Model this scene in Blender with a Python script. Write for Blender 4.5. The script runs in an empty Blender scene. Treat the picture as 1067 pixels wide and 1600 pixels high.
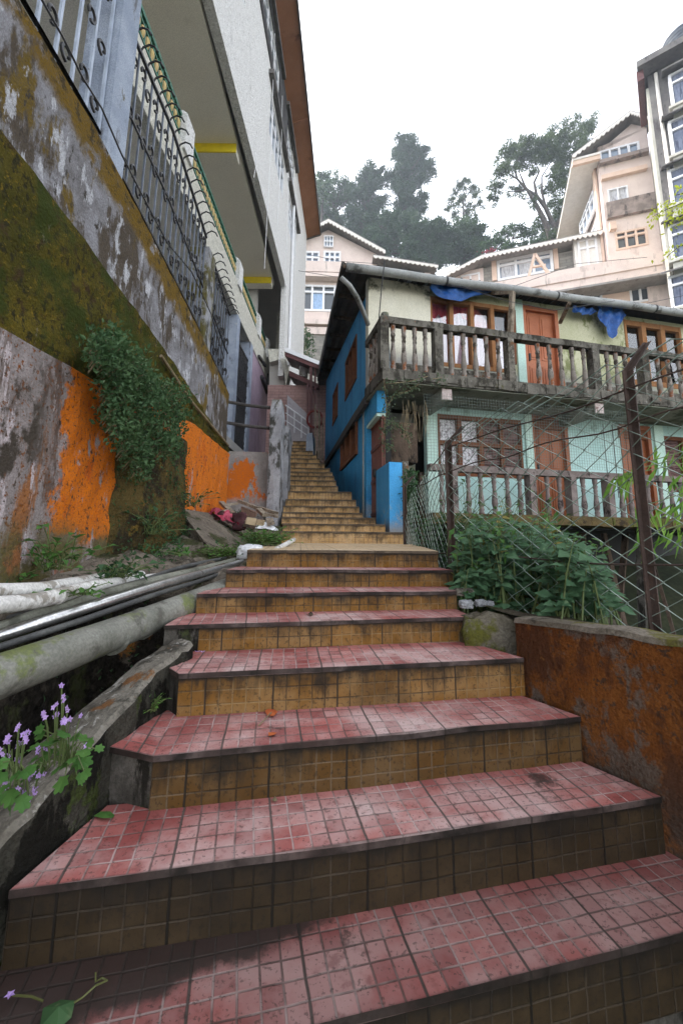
import bpy, math, random
from math import sin, cos, pi, radians as RD
from mathutils import Vector as V, Matrix
import mathutils
random.seed(7)
scene = bpy.context.scene
COL = scene.collection
EZ = 1.5                      # eye height above the world's zero level
# ---------------------------------------------------------------- camera
F, CX, CY, PITCH, ROLL = 660., 533.5, 735., RD(9.5), RD(0.6)
def ray(px, py):
    u = px-CX; v = py-CY
    cr, sr = cos(ROLL), sin(ROLL)
    a = u*cr+v*sr; b = -u*sr+v*cr
    x = a/F; y = -b/F
    cp, sp = cos(PITCH), sin(PITCH)
    return (x, cp-y*sp, y*cp+sp)
def at_z(px, py, z):
    d = ray(px, py); t = z/d[2]; return V((d[0]*t, d[1]*t, z))
def at_d(px, py, Y):
    d = ray(px, py); t = Y/d[1]; return V((d[0]*t, Y, d[2]*t))
def at_x(px, py, X):
    d = ray(px, py); t = X/d[0]; return V((X, d[1]*t, d[2]*t))
cam = bpy.data.cameras.new('camera'); camo = bpy.data.objects.new('camera', cam); COL.objects.link(camo)
cam.sensor_fit = 'VERTICAL'; cam.sensor_height = 36; cam.sensor_width = 24
cam.lens = F/1600*36; cam.shift_y = (CY-800)/1600.
cam.clip_end = 3000; cam.clip_start = .02
camo.location = (0, 0, EZ)
cp, sp = cos(PITCH), sin(PITCH)
right = V((1, 0, 0)); up = V((0, -sp, cp)); fw = V((0, cp, sp))
cr, sr = cos(ROLL), sin(ROLL)
r2 = right*cr+up*sr; u2 = -right*sr+up*cr       # picture axes in the world
camo.rotation_euler = Matrix((r2, u2, -fw)).transposed().to_euler()
scene.camera = camo
# ---------------------------------------------------------------- mesh helpers
class MB:
    def __init__(s): s.v = []; s.f = []; s.uv = []; s.hasuv = False
    def face(s, pts, uv=None):
        n = len(s.v); s.v += [tuple(p) for p in pts]; s.f.append(tuple(range(n, n+len(pts))))
        s.uv.append(uv)
        if uv: s.hasuv = True
    def raw(s, vs, fs):
        n = len(s.v); s.v += [tuple(p) for p in vs]
        for f in fs: s.f.append(tuple(n+i for i in f)); s.uv.append(None)
    def hexa(s, p):      # 8 points: bottom 4 (ccw from above), top 4
        s.raw(p, [(3, 2, 1, 0), (4, 5, 6, 7), (0, 1, 5, 4), (1, 2, 6, 5), (2, 3, 7, 6), (3, 0, 4, 7)])
    def box(s, x0, x1, y0, y1, z0, z1):
        s.hexa([(x0, y0, z0), (x1, y0, z0), (x1, y1, z0), (x0, y1, z0), (x0, y0, z1), (x1, y0, z1), (x1, y1, z1), (x0, y1, z1)])
    def prism(s, poly, vec):
        n = len(poly); vec = V(vec); a = [V(p) for p in poly]; b = [p+vec for p in a]
        s.raw(a+b, [tuple(range(n))[::-1], tuple(range(n, 2*n))]+[(i, (i+1) % n, n+(i+1) % n, n+i) for i in range(n)])
    def tube(s, path, r, n=8, cap=True):
        path = [V(p) for p in path]; rs = r if isinstance(r, (list, tuple)) else [r]*len(path)
        base = len(s.v); prev = None
        for i, p in enumerate(path):
            t = (path[min(i+1, len(path)-1)]-path[max(i-1, 0)])
            if t.length < 1e-9: t = V((0, 0, 1))
            t.normalize()
            if prev is None:
                a = t.orthogonal().normalized()
            else:
                a = prev-t*prev.dot(t)
                a = a.normalized() if a.length > 1e-6 else t.orthogonal().normalized()
            prev = a; b = t.cross(a)
            for k in range(n):
                an = 2*pi*k/n
                s.v.append(tuple(p+(a*cos(an)+b*sin(an))*rs[i]))
        for i in range(len(path)-1):
            for k in range(n):
                q = base+i*n; k2 = (k+1) % n
                s.f.append((q+k, q+k2, q+n+k2, q+n+k)); s.uv.append(None)
        if cap:
            s.f.append(tuple(base+k for k in range(n))[::-1]); s.uv.append(None)
            q = base+(len(path)-1)*n
            s.f.append(tuple(q+k for k in range(n))); s.uv.append(None)
    def bar(s, a, b, w, h=None):     # square bar between two points
        h = h or w; a = V(a); b = V(b); t = (b-a).normalized()
        x = t.cross(V((0, 0, 1)))
        if x.length < 1e-3: x = V((1, 0, 0))
        x.normalize(); y = x.cross(t)
        x *= w/2; y *= h/2
        s.hexa([a-x-y, a+x-y, a+x+y, a-x+y, b-x-y, b+x-y, b+x+y, b-x+y])
    def lathe(s, prof, n=10, o=(0, 0, 0)):
        base = len(s.v)
        for r, z in prof:
            for k in range(n):
                s.v.append((o[0]+r*cos(2*pi*k/n), o[1]+r*sin(2*pi*k/n), o[2]+z))
        for i in range(len(prof)-1):
            for k in range(n):
                q = base+i*n; k2 = (k+1) % n
                s.f.append((q+k, q+k2, q+n+k2, q+n+k)); s.uv.append(None)
        s.f.append(tuple(base+k for k in range(n))[::-1]); s.uv.append(None)
        q = base+(len(prof)-1)*n; s.f.append(tuple(q+k for k in range(n))); s.uv.append(None)
    def blob(s, c, rx, ry, rz, rough=.25, n=8, m=6, seed=0):
        rnd = random.Random(seed); c = V(c); base = len(s.v)
        for i in range(m+1):
            th = pi*i/m
            for k in range(n):
                ph = 2*pi*k/n; q = 1+rough*(rnd.random()-.5)*2*(0 if i in (0, m) else 1)
                s.v.append((c.x+rx*sin(th)*cos(ph)*q, c.y+ry*sin(th)*sin(ph)*q, c.z+rz*cos(th)*q))
        for i in range(m):
            for k in range(n):
                k2 = (k+1) % n; q = base+i*n
                s.f.append((q+k, q+n+k, q+n+k2, q+k2)); s.uv.append(None)
    def grid(s, nu, nv, fn):
        base = len(s.v)
        for j in range(nv+1):
            for i in range(nu+1): s.v.append(tuple(fn(i/nu, j/nv)))
        for j in range(nv):
            for i in range(nu):
                q = base+j*(nu+1)+i
                s.f.append((q, q+1, q+nu+2, q+nu+1)); s.uv.append(None)
    def leaf(s, c, d, nrm, L, W, fold=.25):
        c = V(c); d = V(d).normalized(); nrm = V(nrm); x = d.cross(nrm)
        if x.length < 1e-4: x = d.orthogonal()
        x.normalize(); z = x.cross(d)
        a = c; b = c+d*L*.45+x*W*.5+z*W*fold; e = c+d*L*.45-x*W*.5+z*W*fold; t = c+d*L-z*L*.08
        m = c+d*L*.5
        s.raw([a, b, t, e, m], [(0, 1, 4), (1, 2, 4), (2, 3, 4), (3, 0, 4)])
    def mesh(s, name, mat, off=(0, 0, 0), smooth=False):
        me = bpy.data.meshes.new(name); ox, oy, oz = off
        me.from_pydata([(x-ox, y-oy, z-oz) for x, y, z in s.v], [], s.f)
        if s.hasuv:
            L = me.uv_layers.new(name='UVMap'); i = 0
            for f, uv in zip(s.f, s.uv):
                for k in range(len(f)):
                    L.data[i].uv = uv[k] if uv else (0, 0)
                    i += 1
        if mat: me.materials.append(mat)
        if smooth: me.polygons.foreach_set('use_smooth', [True]*len(me.polygons))
        me.update()
        return me
BASE = {}
def setp(o, label=None, cat=None, group=None, kind=None):
    if label: o['label'] = label
    if cat: o['category'] = cat
    if group: o['group'] = group
    if kind: o['kind'] = kind
    return o
def thing(name, label, cat, base, group=None):
    o = bpy.data.objects.new(name, None); COL.objects.link(o); o.empty_display_size = .1
    base = tuple(base); o.location = (base[0], base[1], base[2]+EZ); BASE[o.name] = base
    return setp(o, label, cat, group)
def part(name, mb, mat, parent, smooth=False, label=None, kind=None):
    b = BASE[parent.name]
    o = bpy.data.objects.new(name, mb.mesh(name, mat, b, smooth)); COL.objects.link(o)
    o.parent = parent; BASE[o.name] = b
    if label: o['label'] = label
    if kind: o['kind'] = kind
    return o
def inst(name, me, parent, loc, rz=0):
    b = BASE[parent.name]
    o = bpy.data.objects.new(name, me); COL.objects.link(o); o.parent = parent
    o.location = (loc[0]-b[0], loc[1]-b[1], loc[2]-b[2]); o.rotation_euler = (0, 0, rz)
    BASE[o.name] = tuple(loc)
    return o
def solo(name, mb, mat, label, cat, base, group=None, kind=None, smooth=False):
    base = tuple(base)
    o = bpy.data.objects.new(name, mb.mesh(name, mat, base, smooth)); COL.objects.link(o)
    o.location = (base[0], base[1], base[2]+EZ); BASE[o.name] = base
    return setp(o, label, cat, group, kind)
class Wall:          # a facade: u along it, v out of it, w up
    def __init__(s, ox, oy, deg): s.o = V((ox, oy)); s.u = V((cos(RD(deg)), sin(RD(deg)))); s.n = V((s.u.y, -s.u.x)); s.deg = deg
    def p(s, u, v, w): q = s.o+s.u*u+s.n*v; return V((q.x, q.y, w))
    def at(s, px, py, v=0.):
        d = ray(px, py); q = s.o+s.n*v
        dn = d[0]*s.n.x+d[1]*s.n.y; t = (q.x*s.n.x+q.y*s.n.y)/dn
        P = V((d[0]*t, d[1]*t)); return (P-q).dot(s.u), d[2]*t
    def box(s, mb, u0, u1, v0, v1, w0, w1):
        # v1 is the outer side
        mb.hexa([s.p(u0, v1, w0), s.p(u1, v1, w0), s.p(u1, v0, w0), s.p(u0, v0, w0), s.p(u0, v1, w1), s.p(u1, v1, w1), s.p(u1, v0, w1), s.p(u0, v0, w1)])
    def rect(s, x0, y0, x1, y1, v=0.):     # pixel box -> u0,u1,w0,w1
        pts = [s.at(x, y, v) for x in (x0, x1) for y in (y0, y1)]
        return ((pts[0][0]+pts[1][0])/2, (pts[2][0]+pts[3][0])/2, (pts[1][1]+pts[3][1])/2, (pts[0][1]+pts[2][1])/2)
    def wallpanel(s, mb, u0, u1, w0, w1, th, holes, v=0.):   # wall with rectangular openings
        us = sorted(set([u0, u1]+[min(max(h[i], u0), u1) for h in holes for i in (0, 1)]))
        for a, b in zip(us, us[1:]):
            if b-a < 1e-4: continue
            m = (a+b)/2
            cut = sorted([(max(h[2], w0), min(h[3], w1)) for h in holes if h[0] < m < h[1]])
            z = w0
            for c, d in cut:
                if c > z+1e-4: s.box(mb, a, b, v-th, v, z, c)
                z = max(z, d)
            if w1 > z+1e-4: s.box(mb, a, b, v-th, v, z, w1)
# ---------------------------------------------------------------- materials
class NT:
    def __init__(s, name):
        s.m = bpy.data.materials.new(name); s.m.use_nodes = True; s.t = s.m.node_tree
        s.b = s.t.nodes['Principled BSDF']; s.tc = s.t.nodes.new('ShaderNodeTexCoord')
        s.b.inputs['Specular IOR Level'].default_value = .15
    def n(s, typ, **k):
        q = s.t.nodes.new(typ)
        for a, b in k.items(): setattr(q, a, b)
        return q
    def l(s, a, b): s.t.links.new(a, b)
    def put(s, sock, val):
        if hasattr(val, 'links') or hasattr(val, 'is_linked'): s.l(val, sock)
        else: sock.default_value = val
    def math(s, op, a, b=0., c=None, clamp=False):
        q = s.n('ShaderNodeMath', operation=op, use_clamp=clamp)
        s.put(q.inputs[0], a); s.put(q.inputs[1], b)
        if c is not None: s.put(q.inputs[2], c)
        return q.outputs[0]
    def noise(s, scale, detail=5., stretch=(1, 1, 1), rough=.6, co=None, off=0., dist=0.):
        mp = s.n('ShaderNodeMapping'); mp.inputs['Scale'].default_value = stretch; mp.inputs['Location'].default_value = (off, off*1.7, off*.6)
        s.l(co or s.tc.outputs['Object'], mp.inputs['Vector'])
        q = s.n('ShaderNodeTexNoise'); q.inputs['Scale'].default_value = scale; q.inputs['Detail'].default_value = detail
        q.inputs['Roughness'].default_value = rough; q.inputs['Distortion'].default_value = dist
        s.l(mp.outputs[0], q.inputs['Vector']); return q.outputs[0]
    def rng(s, val, a, b, c=0., d=1.):
        q = s.n('ShaderNodeMapRange', interpolation_type='SMOOTHSTEP'); s.put(q.inputs[0], val)
        q.inputs[1].default_value = a; q.inputs[2].default_value = b; q.inputs[3].default_value = c; q.inputs[4].default_value = d
        return q.outputs[0]
    def mix(s, fac, a, b):
        q = s.n('ShaderNodeMix', data_type='RGBA'); s.put(q.inputs[0], fac)
        s.put(q.inputs[6], a if not isinstance(a, tuple) else (*a, 1)); s.put(q.inputs[7], b if not isinstance(b, tuple) else (*b, 1))
        return q.outputs[2]
    def ramp(s, fac, stops):
        q = s.n('ShaderNodeValToRGB'); e = q.color_ramp.elements
        while len(e) < len(stops): e.new(.5)
        for el, (p, c) in zip(e, stops): el.position = p; el.color = (*c, 1)
        s.l(fac, q.inputs[0]); return q.outputs[0]
    def bump(s, h, st, dist=.02):
        q = s.n('ShaderNodeBump'); q.inputs['Strength'].default_value = st; q.inputs['Distance'].default_value = dist
        s.l(h, q.inputs['Height']); s.l(q.outputs[0], s.b.inputs['Normal']); return q
    def sep(s, co=None):
        q = s.n('ShaderNodeSeparateXYZ'); s.l(co or s.tc.outputs['Object'], q.inputs[0]); return q.outputs
def weathered(name, c1, c2, scale=3., layers=(), rough=.85, bump=.4, bscale=40., stretch=(1, 1, 1), metal=0., bd=.01, spec=None):
    """two-tone noise surface plus layers (colour, scale, lo, hi, stretch[, axis, a, b, amp])"""
    k = NT(name)
    col = k.mix(k.rng(k.noise(scale, 6, stretch), .35, .65), c1, c2)
    for i, L in enumerate(layers):
        mm = (L[2]+L[3])/2; hw = (L[3]-L[2])*.34
        msk = k.rng(k.noise(L[1], 9, L[4], .70, off=3.1*(i+1)), mm-hw, mm+hw)
        for L in ([L] if len(L) <= 9 else [L[:9], L[:5]+L[9:]]):
          if len(L) > 5:
            gp = k.sep(k.n('ShaderNodeNewGeometry').outputs['Position'])
            if L[5][0] == 'Z': ax = k.math('SUBTRACT', gp[2], EZ)
            else: ax = gp['XYZ'.index(L[5])]
            if len(L[5]) > 1: ax = k.math('ADD', ax, k.math('MULTIPLY', gp[1], float(L[5][1:])))
            ax = k.math('ADD', ax, k.math('MULTIPLY', k.math('SUBTRACT', k.noise(2.4, 10, off=9.+i, rough=.72), .5), L[8]))
            msk = k.math('MULTIPLY', msk, k.rng(ax, L[6], L[7]))
        col = k.mix(msk, col, L[0])
    if bump: col = k.mix(k.rng(k.noise(bscale*2.2, 4, off=1.7), .40, .60, .0, .34), col, tuple(x*.38 for x in c1))
    k.l(col, k.b.inputs['Base Color'])
    k.b.inputs['Roughness'].default_value = max(rough, .92) if rough > .75 else rough; k.b.inputs['Metallic'].default_value = metal
    k.b.inputs['Specular IOR Level'].default_value = spec if spec is not None else (.08 if rough > .75 else .3)
    if bump: k.bump(k.noise(bscale, 5), bump, bd)
    return k.m
def plain(name, c, rough=.6, metal=0., var=.15, scale=8.):
    return weathered(name, tuple(x*(1-var) for x in c), tuple(min(1, x*(1+var)) for x in c), scale, rough=rough, bump=0, metal=metal)
def leafmat(name, c1, c2, scale=6., c3=None, tr=.25):
    k = NT(name)
    f = k.rng(k.noise(scale, 4), .3, .7); col = k.mix(f, c1, c2)
    if c3: col = k.mix(k.rng(k.noise(scale*4, 2, off=5), .6, .75), col, c3)
    k.l(col, k.b.inputs['Base Color']); k.b.inputs['Roughness'].default_value = .55
    if tr:
        t = k.n('ShaderNodeBsdfTranslucent'); k.l(col, t.inputs[0]); mx = k.n('ShaderNodeMixShader'); mx.inputs[0].default_value = tr
        k.l(k.b.outputs[0], mx.inputs[1]); k.l(t.outputs[0], mx.inputs[2])
        k.l(mx.outputs[0], k.t.nodes['Material Output'].inputs[0])
    return k.m
def tilemat(name, base, alt, groove, joint, dust, dustamt, stain, tread, corner=False):
    k = NT(name); uvs = k.sep(k.tc.outputs['UV']); u, v = uvs[0], uvs[1]
    wob = k.math('MULTIPLY', k.math('SUBTRACT', k.noise(9, 2), .5), .006)
    u = k.math('ADD', u, wob); v = k.math('ADD', v, wob)
    def line(c, per, w):    # distance to nearest line, 1 in groove
        a = k.math('FRACT', k.math('DIVIDE', c, per)); a = k.math('ABSOLUTE', k.math('SUBTRACT', a, .5))
        return k.rng(k.math('MULTIPLY', k.math('SUBTRACT', .5, a), per), w*.45, w*1.1, 1, 0)
    g = k.math('MAXIMUM', line(u, .05, .0032), line(v, .05, .0032))
    j = line(u, .25, .0042)
    cell = k.n('ShaderNodeCombineXYZ'); k.l(k.math('FLOOR', k.math('DIVIDE', u, .05)), cell.inputs[0]); k.l(k.math('FLOOR', k.math('DIVIDE', v, .05)), cell.inputs[1])
    wn = k.n('ShaderNodeTexWhiteNoise', noise_dimensions='2D'); k.l(cell.outputs[0], wn.inputs[0])
    sl = k.n('ShaderNodeTexWhiteNoise', noise_dimensions='1D'); k.l(k.math('FLOOR', k.math('DIVIDE', u, .25)), sl.inputs['W'])
    col = k.mix(wn.outputs[0], tuple(x*.8 for x in base), tuple(x*1.1 for x in alt))
    col = k.mix(k.math('MULTIPLY', sl.outputs[0], .35), col, tuple(x*.62 for x in base))
    if tread:
        dm = k.math('MULTIPLY', k.rng(k.noise(3.2, 6, off=2), .36, .64), k.rng(k.math('ADD', v, k.math('MULTIPLY', k.noise(7, 4), .1)), .19, .30, 1, .12))
        dm = k.math('MULTIPLY', dm, k.math('ADD', k.math('MULTIPLY', wn.outputs[0], .5), .55))
        col = k.mix(k.math('MULTIPLY', dm, dustamt), col, dust)
        col = k.mix(k.math('MULTIPLY', k.rng(k.noise(26, 6, off=4), .54, .72), .5), col, tuple(x*.45 for x in base))
        col = k.mix(k.math('MULTIPLY', g, .75), col, k.mix(k.rng(k.noise(5, 4, off=8), .38, .6), groove, joint))
        col = k.mix(k.math('MULTIPLY', j, .9), col, joint)
        col = k.mix(k.math('MULTIPLY', k.rng(k.noise(4, 8, off=12, rough=.75), .6, .7), .85), col, stain)
        if corner:    # soil washed into the back left corner
            wx_ = k.sep(k.n('ShaderNodeNewGeometry').outputs['Position'])[0]
            cm = k.math('ADD', k.math('ADD', v, k.math('MULTIPLY', wx_, -.25)), k.math('MULTIPLY', k.math('SUBTRACT', k.noise(6, 9, off=31, rough=.72), .5), .16))
            col = k.mix(k.rng(cm, .205, .245, 0, .93), col, tuple(x*.9 for x in stain))
        col = k.mix(k.rng(v, .002, .010, .5, 0), col, stain)
        col = k.mix(k.math('MULTIPLY', k.rng(v, -.3, -.1, 1, 0), k.rng(k.noise(9, 6, off=33), .35, .62, 1, .62)), col, tuple(x*.45 for x in stain))
        col = k.mix(k.math('MULTIPLY', k.rng(k.noise(95, 3, off=21), .58, .66), .55), col, stain)
    else:
        col = k.mix(k.math('MULTIPLY', k.rng(k.noise(6, 6, off=2), .4, .65), .5), col, dust)
        col = k.mix(k.math('MULTIPLY', g, .7), col, k.mix(k.rng(k.noise(4, 3, off=7), .4, .6), groove, joint))
        col = k.mix(k.math('MULTIPLY', j, .95), col, joint)
        # soot and algae that ran down from the nosing
        drip = k.noise(8, 9, (1, 1, .16), .76, off=5)
        d = k.rng(k.math('ADD', drip, k.math('MULTIPLY', v, -2.5)), .30, .52)
        col = k.mix(k.math('MULTIPLY', k.rng(k.noise(80, 3, off=21), .55, .65), .5), col, stain)
        col = k.mix(k.math('MULTIPLY', d, k.rng(k.noise(18, 6, off=52), .3, .7, .5, .95)), col, stain)
        col = k.mix(k.rng(k.math('ADD', v, k.math('MULTIPLY', k.noise(14, 5, off=41), .05)), .026, .045, .92, 0), col, stain)
        col = k.mix(k.math('MULTIPLY', k.rng(k.noise(2.1, 5, off=15), .52, .7), .55), col, stain)
    k.l(col, k.b.inputs['Base Color'])
    k.b.inputs['Specular IOR Level'].default_value = .16
    k.l(k.rng(k.noise(5, 5, off=3), .3, .7, .5, .85), k.b.inputs['Roughness'])
    h = k.math('SUBTRACT', k.math('MULTIPLY', k.noise(60, 4), .35), k.math('MAXIMUM', g, j))
    k.bump(h, .6, .004)
    return k.m
# ================================================================ MATERIALS
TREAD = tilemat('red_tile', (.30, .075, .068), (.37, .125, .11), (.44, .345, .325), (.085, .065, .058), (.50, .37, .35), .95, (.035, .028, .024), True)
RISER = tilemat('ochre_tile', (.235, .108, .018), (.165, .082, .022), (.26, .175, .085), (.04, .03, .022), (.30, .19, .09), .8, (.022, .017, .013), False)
RISERD = tilemat('sooty_vignetted_tile', (.040, .026, .013), (.030, .020, .011), (.066, .050, .036), (.012, .010, .008), (.065, .042, .022), .8, (.014, .011, .009), False)  # soot, plus lens vignetting painted in as a much darker tile colour
TREADD = tilemat('dirty_vignetted_red_tile', (.20, .052, .048), (.25, .085, .075), (.25, .20, .185), (.045, .035, .03), (.31, .225, .21), .7, (.03, .024, .02), True, True)  # dirt, plus vignetting painted in by dimming the nearest tread's red
RISERM = tilemat('grimy_vignetted_tile', (.115, .056, .013), (.080, .043, .014), (.15, .11, .07), (.02, .016, .012), (.13, .085, .042), .8, (.015, .012, .009), False)  # grime, with a weaker share of the vignetting put into the colour
RISER2 = tilemat('pale_ochre_tile', (.50, .31, .12), (.42, .24, .09), (.46, .34, .2), (.12, .08, .05), (.54, .38, .22), .8, (.05, .036, .024), False)
LANDT = tilemat('buff_tile', (.60, .45, .28), (.52, .37, .22), (.5, .4, .29), (.2, .15, .1), (.62, .50, .37), .8, (.12, .09, .065), True)
CONC = weathered('damp_concrete', (.055, .05, .043), (.12, .108, .095), 7, [((.018, .016, .013), 9, .46, .56, (1, 1, .3)), ((.03, .028, .024), 3, .5, .68, (1, 1, .5)), ((.05, .06, .025), 5, .58, .7, (1, 1, 1))], bump=.6, bd=.012)
CONCP = weathered('pale_concrete', (.13, .115, .095), (.21, .19, .16), 9, [((.06, .055, .045), 6, .46, .60, (1, 1, 1)), ((.36, .34, .31), 18, .56, .64, (1, 1, 1)), ((.16, .075, .03), 5, .58, .66, (1, 1, 1)), ((.03, .028, .022), 30, .58, .68, (1, 1, 1)), ((.20, .10, .05), 6, .62, .74, (1, 1, 1)), ((.07, .08, .03), 5, .58, .72, (1, 1, 1))], bump=.6, bd=.012)
MOSSW = weathered('moss_plaster', (.055, .05, .009), (.105, .080, .012), 2.5, [((.026, .024, .012), 26, .50, .60, (1, 1, .8)), ((.17, .115, .014), 34, .57, .63, (1, 1, 1)), ((.038, .05, .010), 3.2, .46, .62, (1, 1, 1)), ((.22, .19, .16), 5, .62, .72, (1, 1, .5)), ((.05, .03, .015), 9, .52, .68, (1, 1, 1)), ((.17, .095, .012), 12, .58, .7, (1, 1, .6))], bump=.9, bscale=70, bd=.02)
UPW = weathered('grey_lichen_plaster', (.17, .16, .165), (.27, .265, .285), 7, [((.080, .062, .045), 3.6, .47, .57, (1, 1, .4)), ((.13, .085, .014), 2.6, .53, .62, (1, 1, .45)), ((.46, .46, .49), 9, .53, .62, (1, 1, .45)), ((.045, .038, .03), 13, .56, .66, (1, 1, .5)),
     ((.15, .088, .008), 5, .34, .5, (1, 1, 1), 'Z.135', 2.42, 2.52, .40), ((.05, .035, .012), 14, .5, .6, (1, 1, 1), 'Z.135', 2.42, 2.6, .3)], bump=.8, bscale=60, bd=.018)
ORW = weathered('orange_paint_plaster', (.21, .18, .172), (.30, .26, .255), 5, [((.11, .075, .06), 5, .49, .62, (1, 1, .3)),
     ((.60, .150, .005), 1.7, .36, .41, (1, 1.1, .55), 'Y', 2.02, 2.06, .7, 'Z', -.04, .0, .4), ((.46, .085, .004), 7, .52, .68, (1, 1, .4), 'Y', 2.02, 2.06, .7), ((.27, .11, .04), 3, .49, .56, (1, 1, .22), 'Y', 2.05, 1.95, .3), ((.46, .40, .41), 8, .56, .62, (1, 1, .14), 'Y', 2.05, 1.95, .3), ((.34, .29, .28), 6, .60, .655, (1, 1, .45)), ((.16, .05, .008), 48, .54, .62, (1, 1, 1)), ((.06, .04, .028), 20, .585, .64, (1, 1, .7)), ((.30, .25, .24), 2.2, .60, .63, (1, 1, .5)), ((.10, .055, .03), 9, .60, .70, (1, 1, .45)),
     ((.10, .085, .03), 4, .35, .55, (1, 1, 1), 'Z', .12, -.06, .25), ((.05, .04, .03), 3, .5, .6, (1, 1, .7), 'Y', 2.0, 1.85, .4)], bump=.8, bscale=55, bd=.014)
ENDW = weathered('orange_end_plaster', (.20, .18, .17), (.30, .27, .26), 5, [((.50, .115, .004), 2.6, .45, .50, (1, 1, .6), 'Z', .45, .6, .4), ((.07, .05, .035), 6, .56, .68, (1, 1, .5)), ((.10, .09, .03), 4, .4, .6, (1, 1, 1), 'Z', 1.15, 1.3, .3)], bump=.7, bscale=50)
PARA = weathered('rust_orange_render', (.155, .052, .014), (.215, .078, .020), 6, [((.13, .10, .082), 3.4, .49, .57, (1, 1, .8)), ((.075, .045, .03), 38, .54, .62, (1, 1, 1)), ((.085, .035, .018), 4, .47, .6, (1, 1, .6)), ((.36, .17, .06), 9, .63, .72, (1, 1, .5)), ((.30, .28, .26), 24, .70, .74, (1, 1, 1)),
     ((.055, .042, .035), 4, .35, .55, (1, 1, 1), 'Z', -.62, -.95, .3)], bump=.9, bscale=60, bd=.018)
PTOP = weathered('mossy_coping', (.13, .11, .085), (.20, .17, .14), 6, [((.12, .11, .03), 4, .5, .6, (1, 1, 1)), ((.06, .05, .04), 8, .52, .66, (1, 1, 1))], bump=.8, bd=.015)
SOIL = weathered('soil', (.05, .04, .03), (.10, .085, .06), 4, [((.045, .05, .02), 3, .5, .62, (1, 1, 1)), ((.18, .15, .12), 9, .6, .7, (1, 1, 1))], bump=1, bscale=25, bd=.04)
RUBBLE = weathered('rubble_plaster', (.15, .125, .10), (.23, .195, .155), 4, [((.014, .012, .010), 4, .3, .4, (1, 1, 1), 'Z', -.26, -.38, .15), ((.05, .055, .022), 4, .5, .6, (1, 1, 1)), ((.30, .13, .035), 3, .6, .7, (1, 1, 1)), ((.06, .05, .04), 9, .52, .65, (1, 1, 1))], bump=1, bscale=18, bd=.05)
DARKS = weathered('wet_drain_concrete', (.018, .017, .015), (.035, .033, .028), 4, bump=.6)
PIPEG = weathered('algae_pipe', (.15, .15, .125), (.22, .215, .185), 5, [((.13, .15, .05), 3.5, .52, .64, (1, 1, 1)), ((.09, .085, .07), 6, .5, .66, (1, 1, 1)), ((.36, .36, .33), 12, .6, .72, (1, 1, 1))], rough=.6, bump=.25)
PIPEM = weathered('galvanised_steel', (.55, .54, .53), (.68, .67, .66), 9, [((.30, .27, .24), 8, .56, .7, (1, 1, 1))], rough=.28, metal=.9, bump=.1)
PIPEO = weathered('olive_pipe', (.15, .15, .12), (.21, .21, .17), 7, [((.08, .08, .06), 6, .5, .65, (1, 1, 1))], rough=.5, bump=.1)
PIPED = weathered('black_hose', (.05, .05, .05), (.09, .09, .085), 7, rough=.5, bump=.1)
PIPEW = weathered('white_pvc', (.60, .58, .55), (.72, .70, .67), 6, [((.28, .25, .21), 7, .52, .62, (1, 1, 1)), ((.12, .10, .07), 10, .62, .7, (1, 1, 1))], rough=.5, bump=.2)
IRON = weathered('grey_painted_iron', (.30, .34, .42), (.38, .43, .52), 12, [((.10, .08, .07), 20, .62, .72, (1, 1, 1))], rough=.5, bump=0)
IRONM = weathered('slate_iron', (.11, .125, .155), (.15, .17, .21), 12, [((.07, .05, .04), 20, .6, .7, (1, 1, 1))], rough=.5, bump=0)
IROND = weathered('dark_iron', (.022, .022, .024), (.04, .038, .04), 12, rough=.5, bump=0)
POSTG = weathered('blue_grey_render', (.27, .31, .39), (.37, .41, .49), 4, [((.14, .14, .15), 5, .54, .68, (1, 1, .35)), ((.42, .44, .48), 9, .6, .7, (1, 1, .5)), ((.11, .085, .03), 5, .62, .72, (1, 1, .5))], bump=.5, bscale=60)
POSTM = weathered('mossy_pillar', (.24, .24, .26), (.36, .36, .38), 5, [((.05, .048, .04), 6, .48, .6, (1, 1, .45)), ((.10, .085, .02), 4, .4, .6, (1, 1, 1), 'Z', 1.75, 1.95, .3)], bump=.6, bscale=60)
WOODP = weathered('weathered_plank', (.20, .16, .12), (.32, .27, .21), 9, [((.08, .06, .045), 8, .5, .64, (1, 1, 1))], bump=.5)
CLOTH = weathered('pink_cloth', (.34, .05, .085), (.44, .09, .13), 8, bump=.3)
CLOTHD = weathered('dark_cloth', (.045, .02, .022), (.09, .04, .045), 8, bump=.3)
PLASTW = weathered('white_plastic_bag', (.66, .67, .70), (.78, .78, .80), 14, rough=.35, bump=.4, bscale=22, bd=.03)
LEAFD = leafmat('dark_leaf', (.028, .065, .028), (.055, .115, .045), 7, (.12, .17, .08))
LEAFM = leafmat('mid_leaf', (.05, .13, .03), (.09, .19, .045), 9)
LEAFG = leafmat('grass_leaf', (.07, .17, .03), (.12, .24, .05), 9)
LEAFY = leafmat('yellow_leaf', (.30, .36, .03), (.42, .46, .05), 9, tr=.45)
LEAFB = leafmat('bamboo_leaf', (.08, .20, .03), (.20, .34, .05), 9, tr=.35)
LEAFV = leafmat('vine_leaf', (.05, .085, .04), (.10, .13, .07), 9, (.13, .10, .06))
PETAL = leafmat('violet_petal', (.42, .26, .62), (.58, .40, .74), 30, tr=.3)
STEM = plain('green_stem', (.09, .12, .04))
DRYSTEM = weathered('dry_stem', (.16, .12, .075), (.24, .19, .12), 9, bump=0)
DEADLF = leafmat('rusty_dead_leaf', (.40, .09, .035), (.50, .14, .05), 20, tr=.1)

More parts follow.
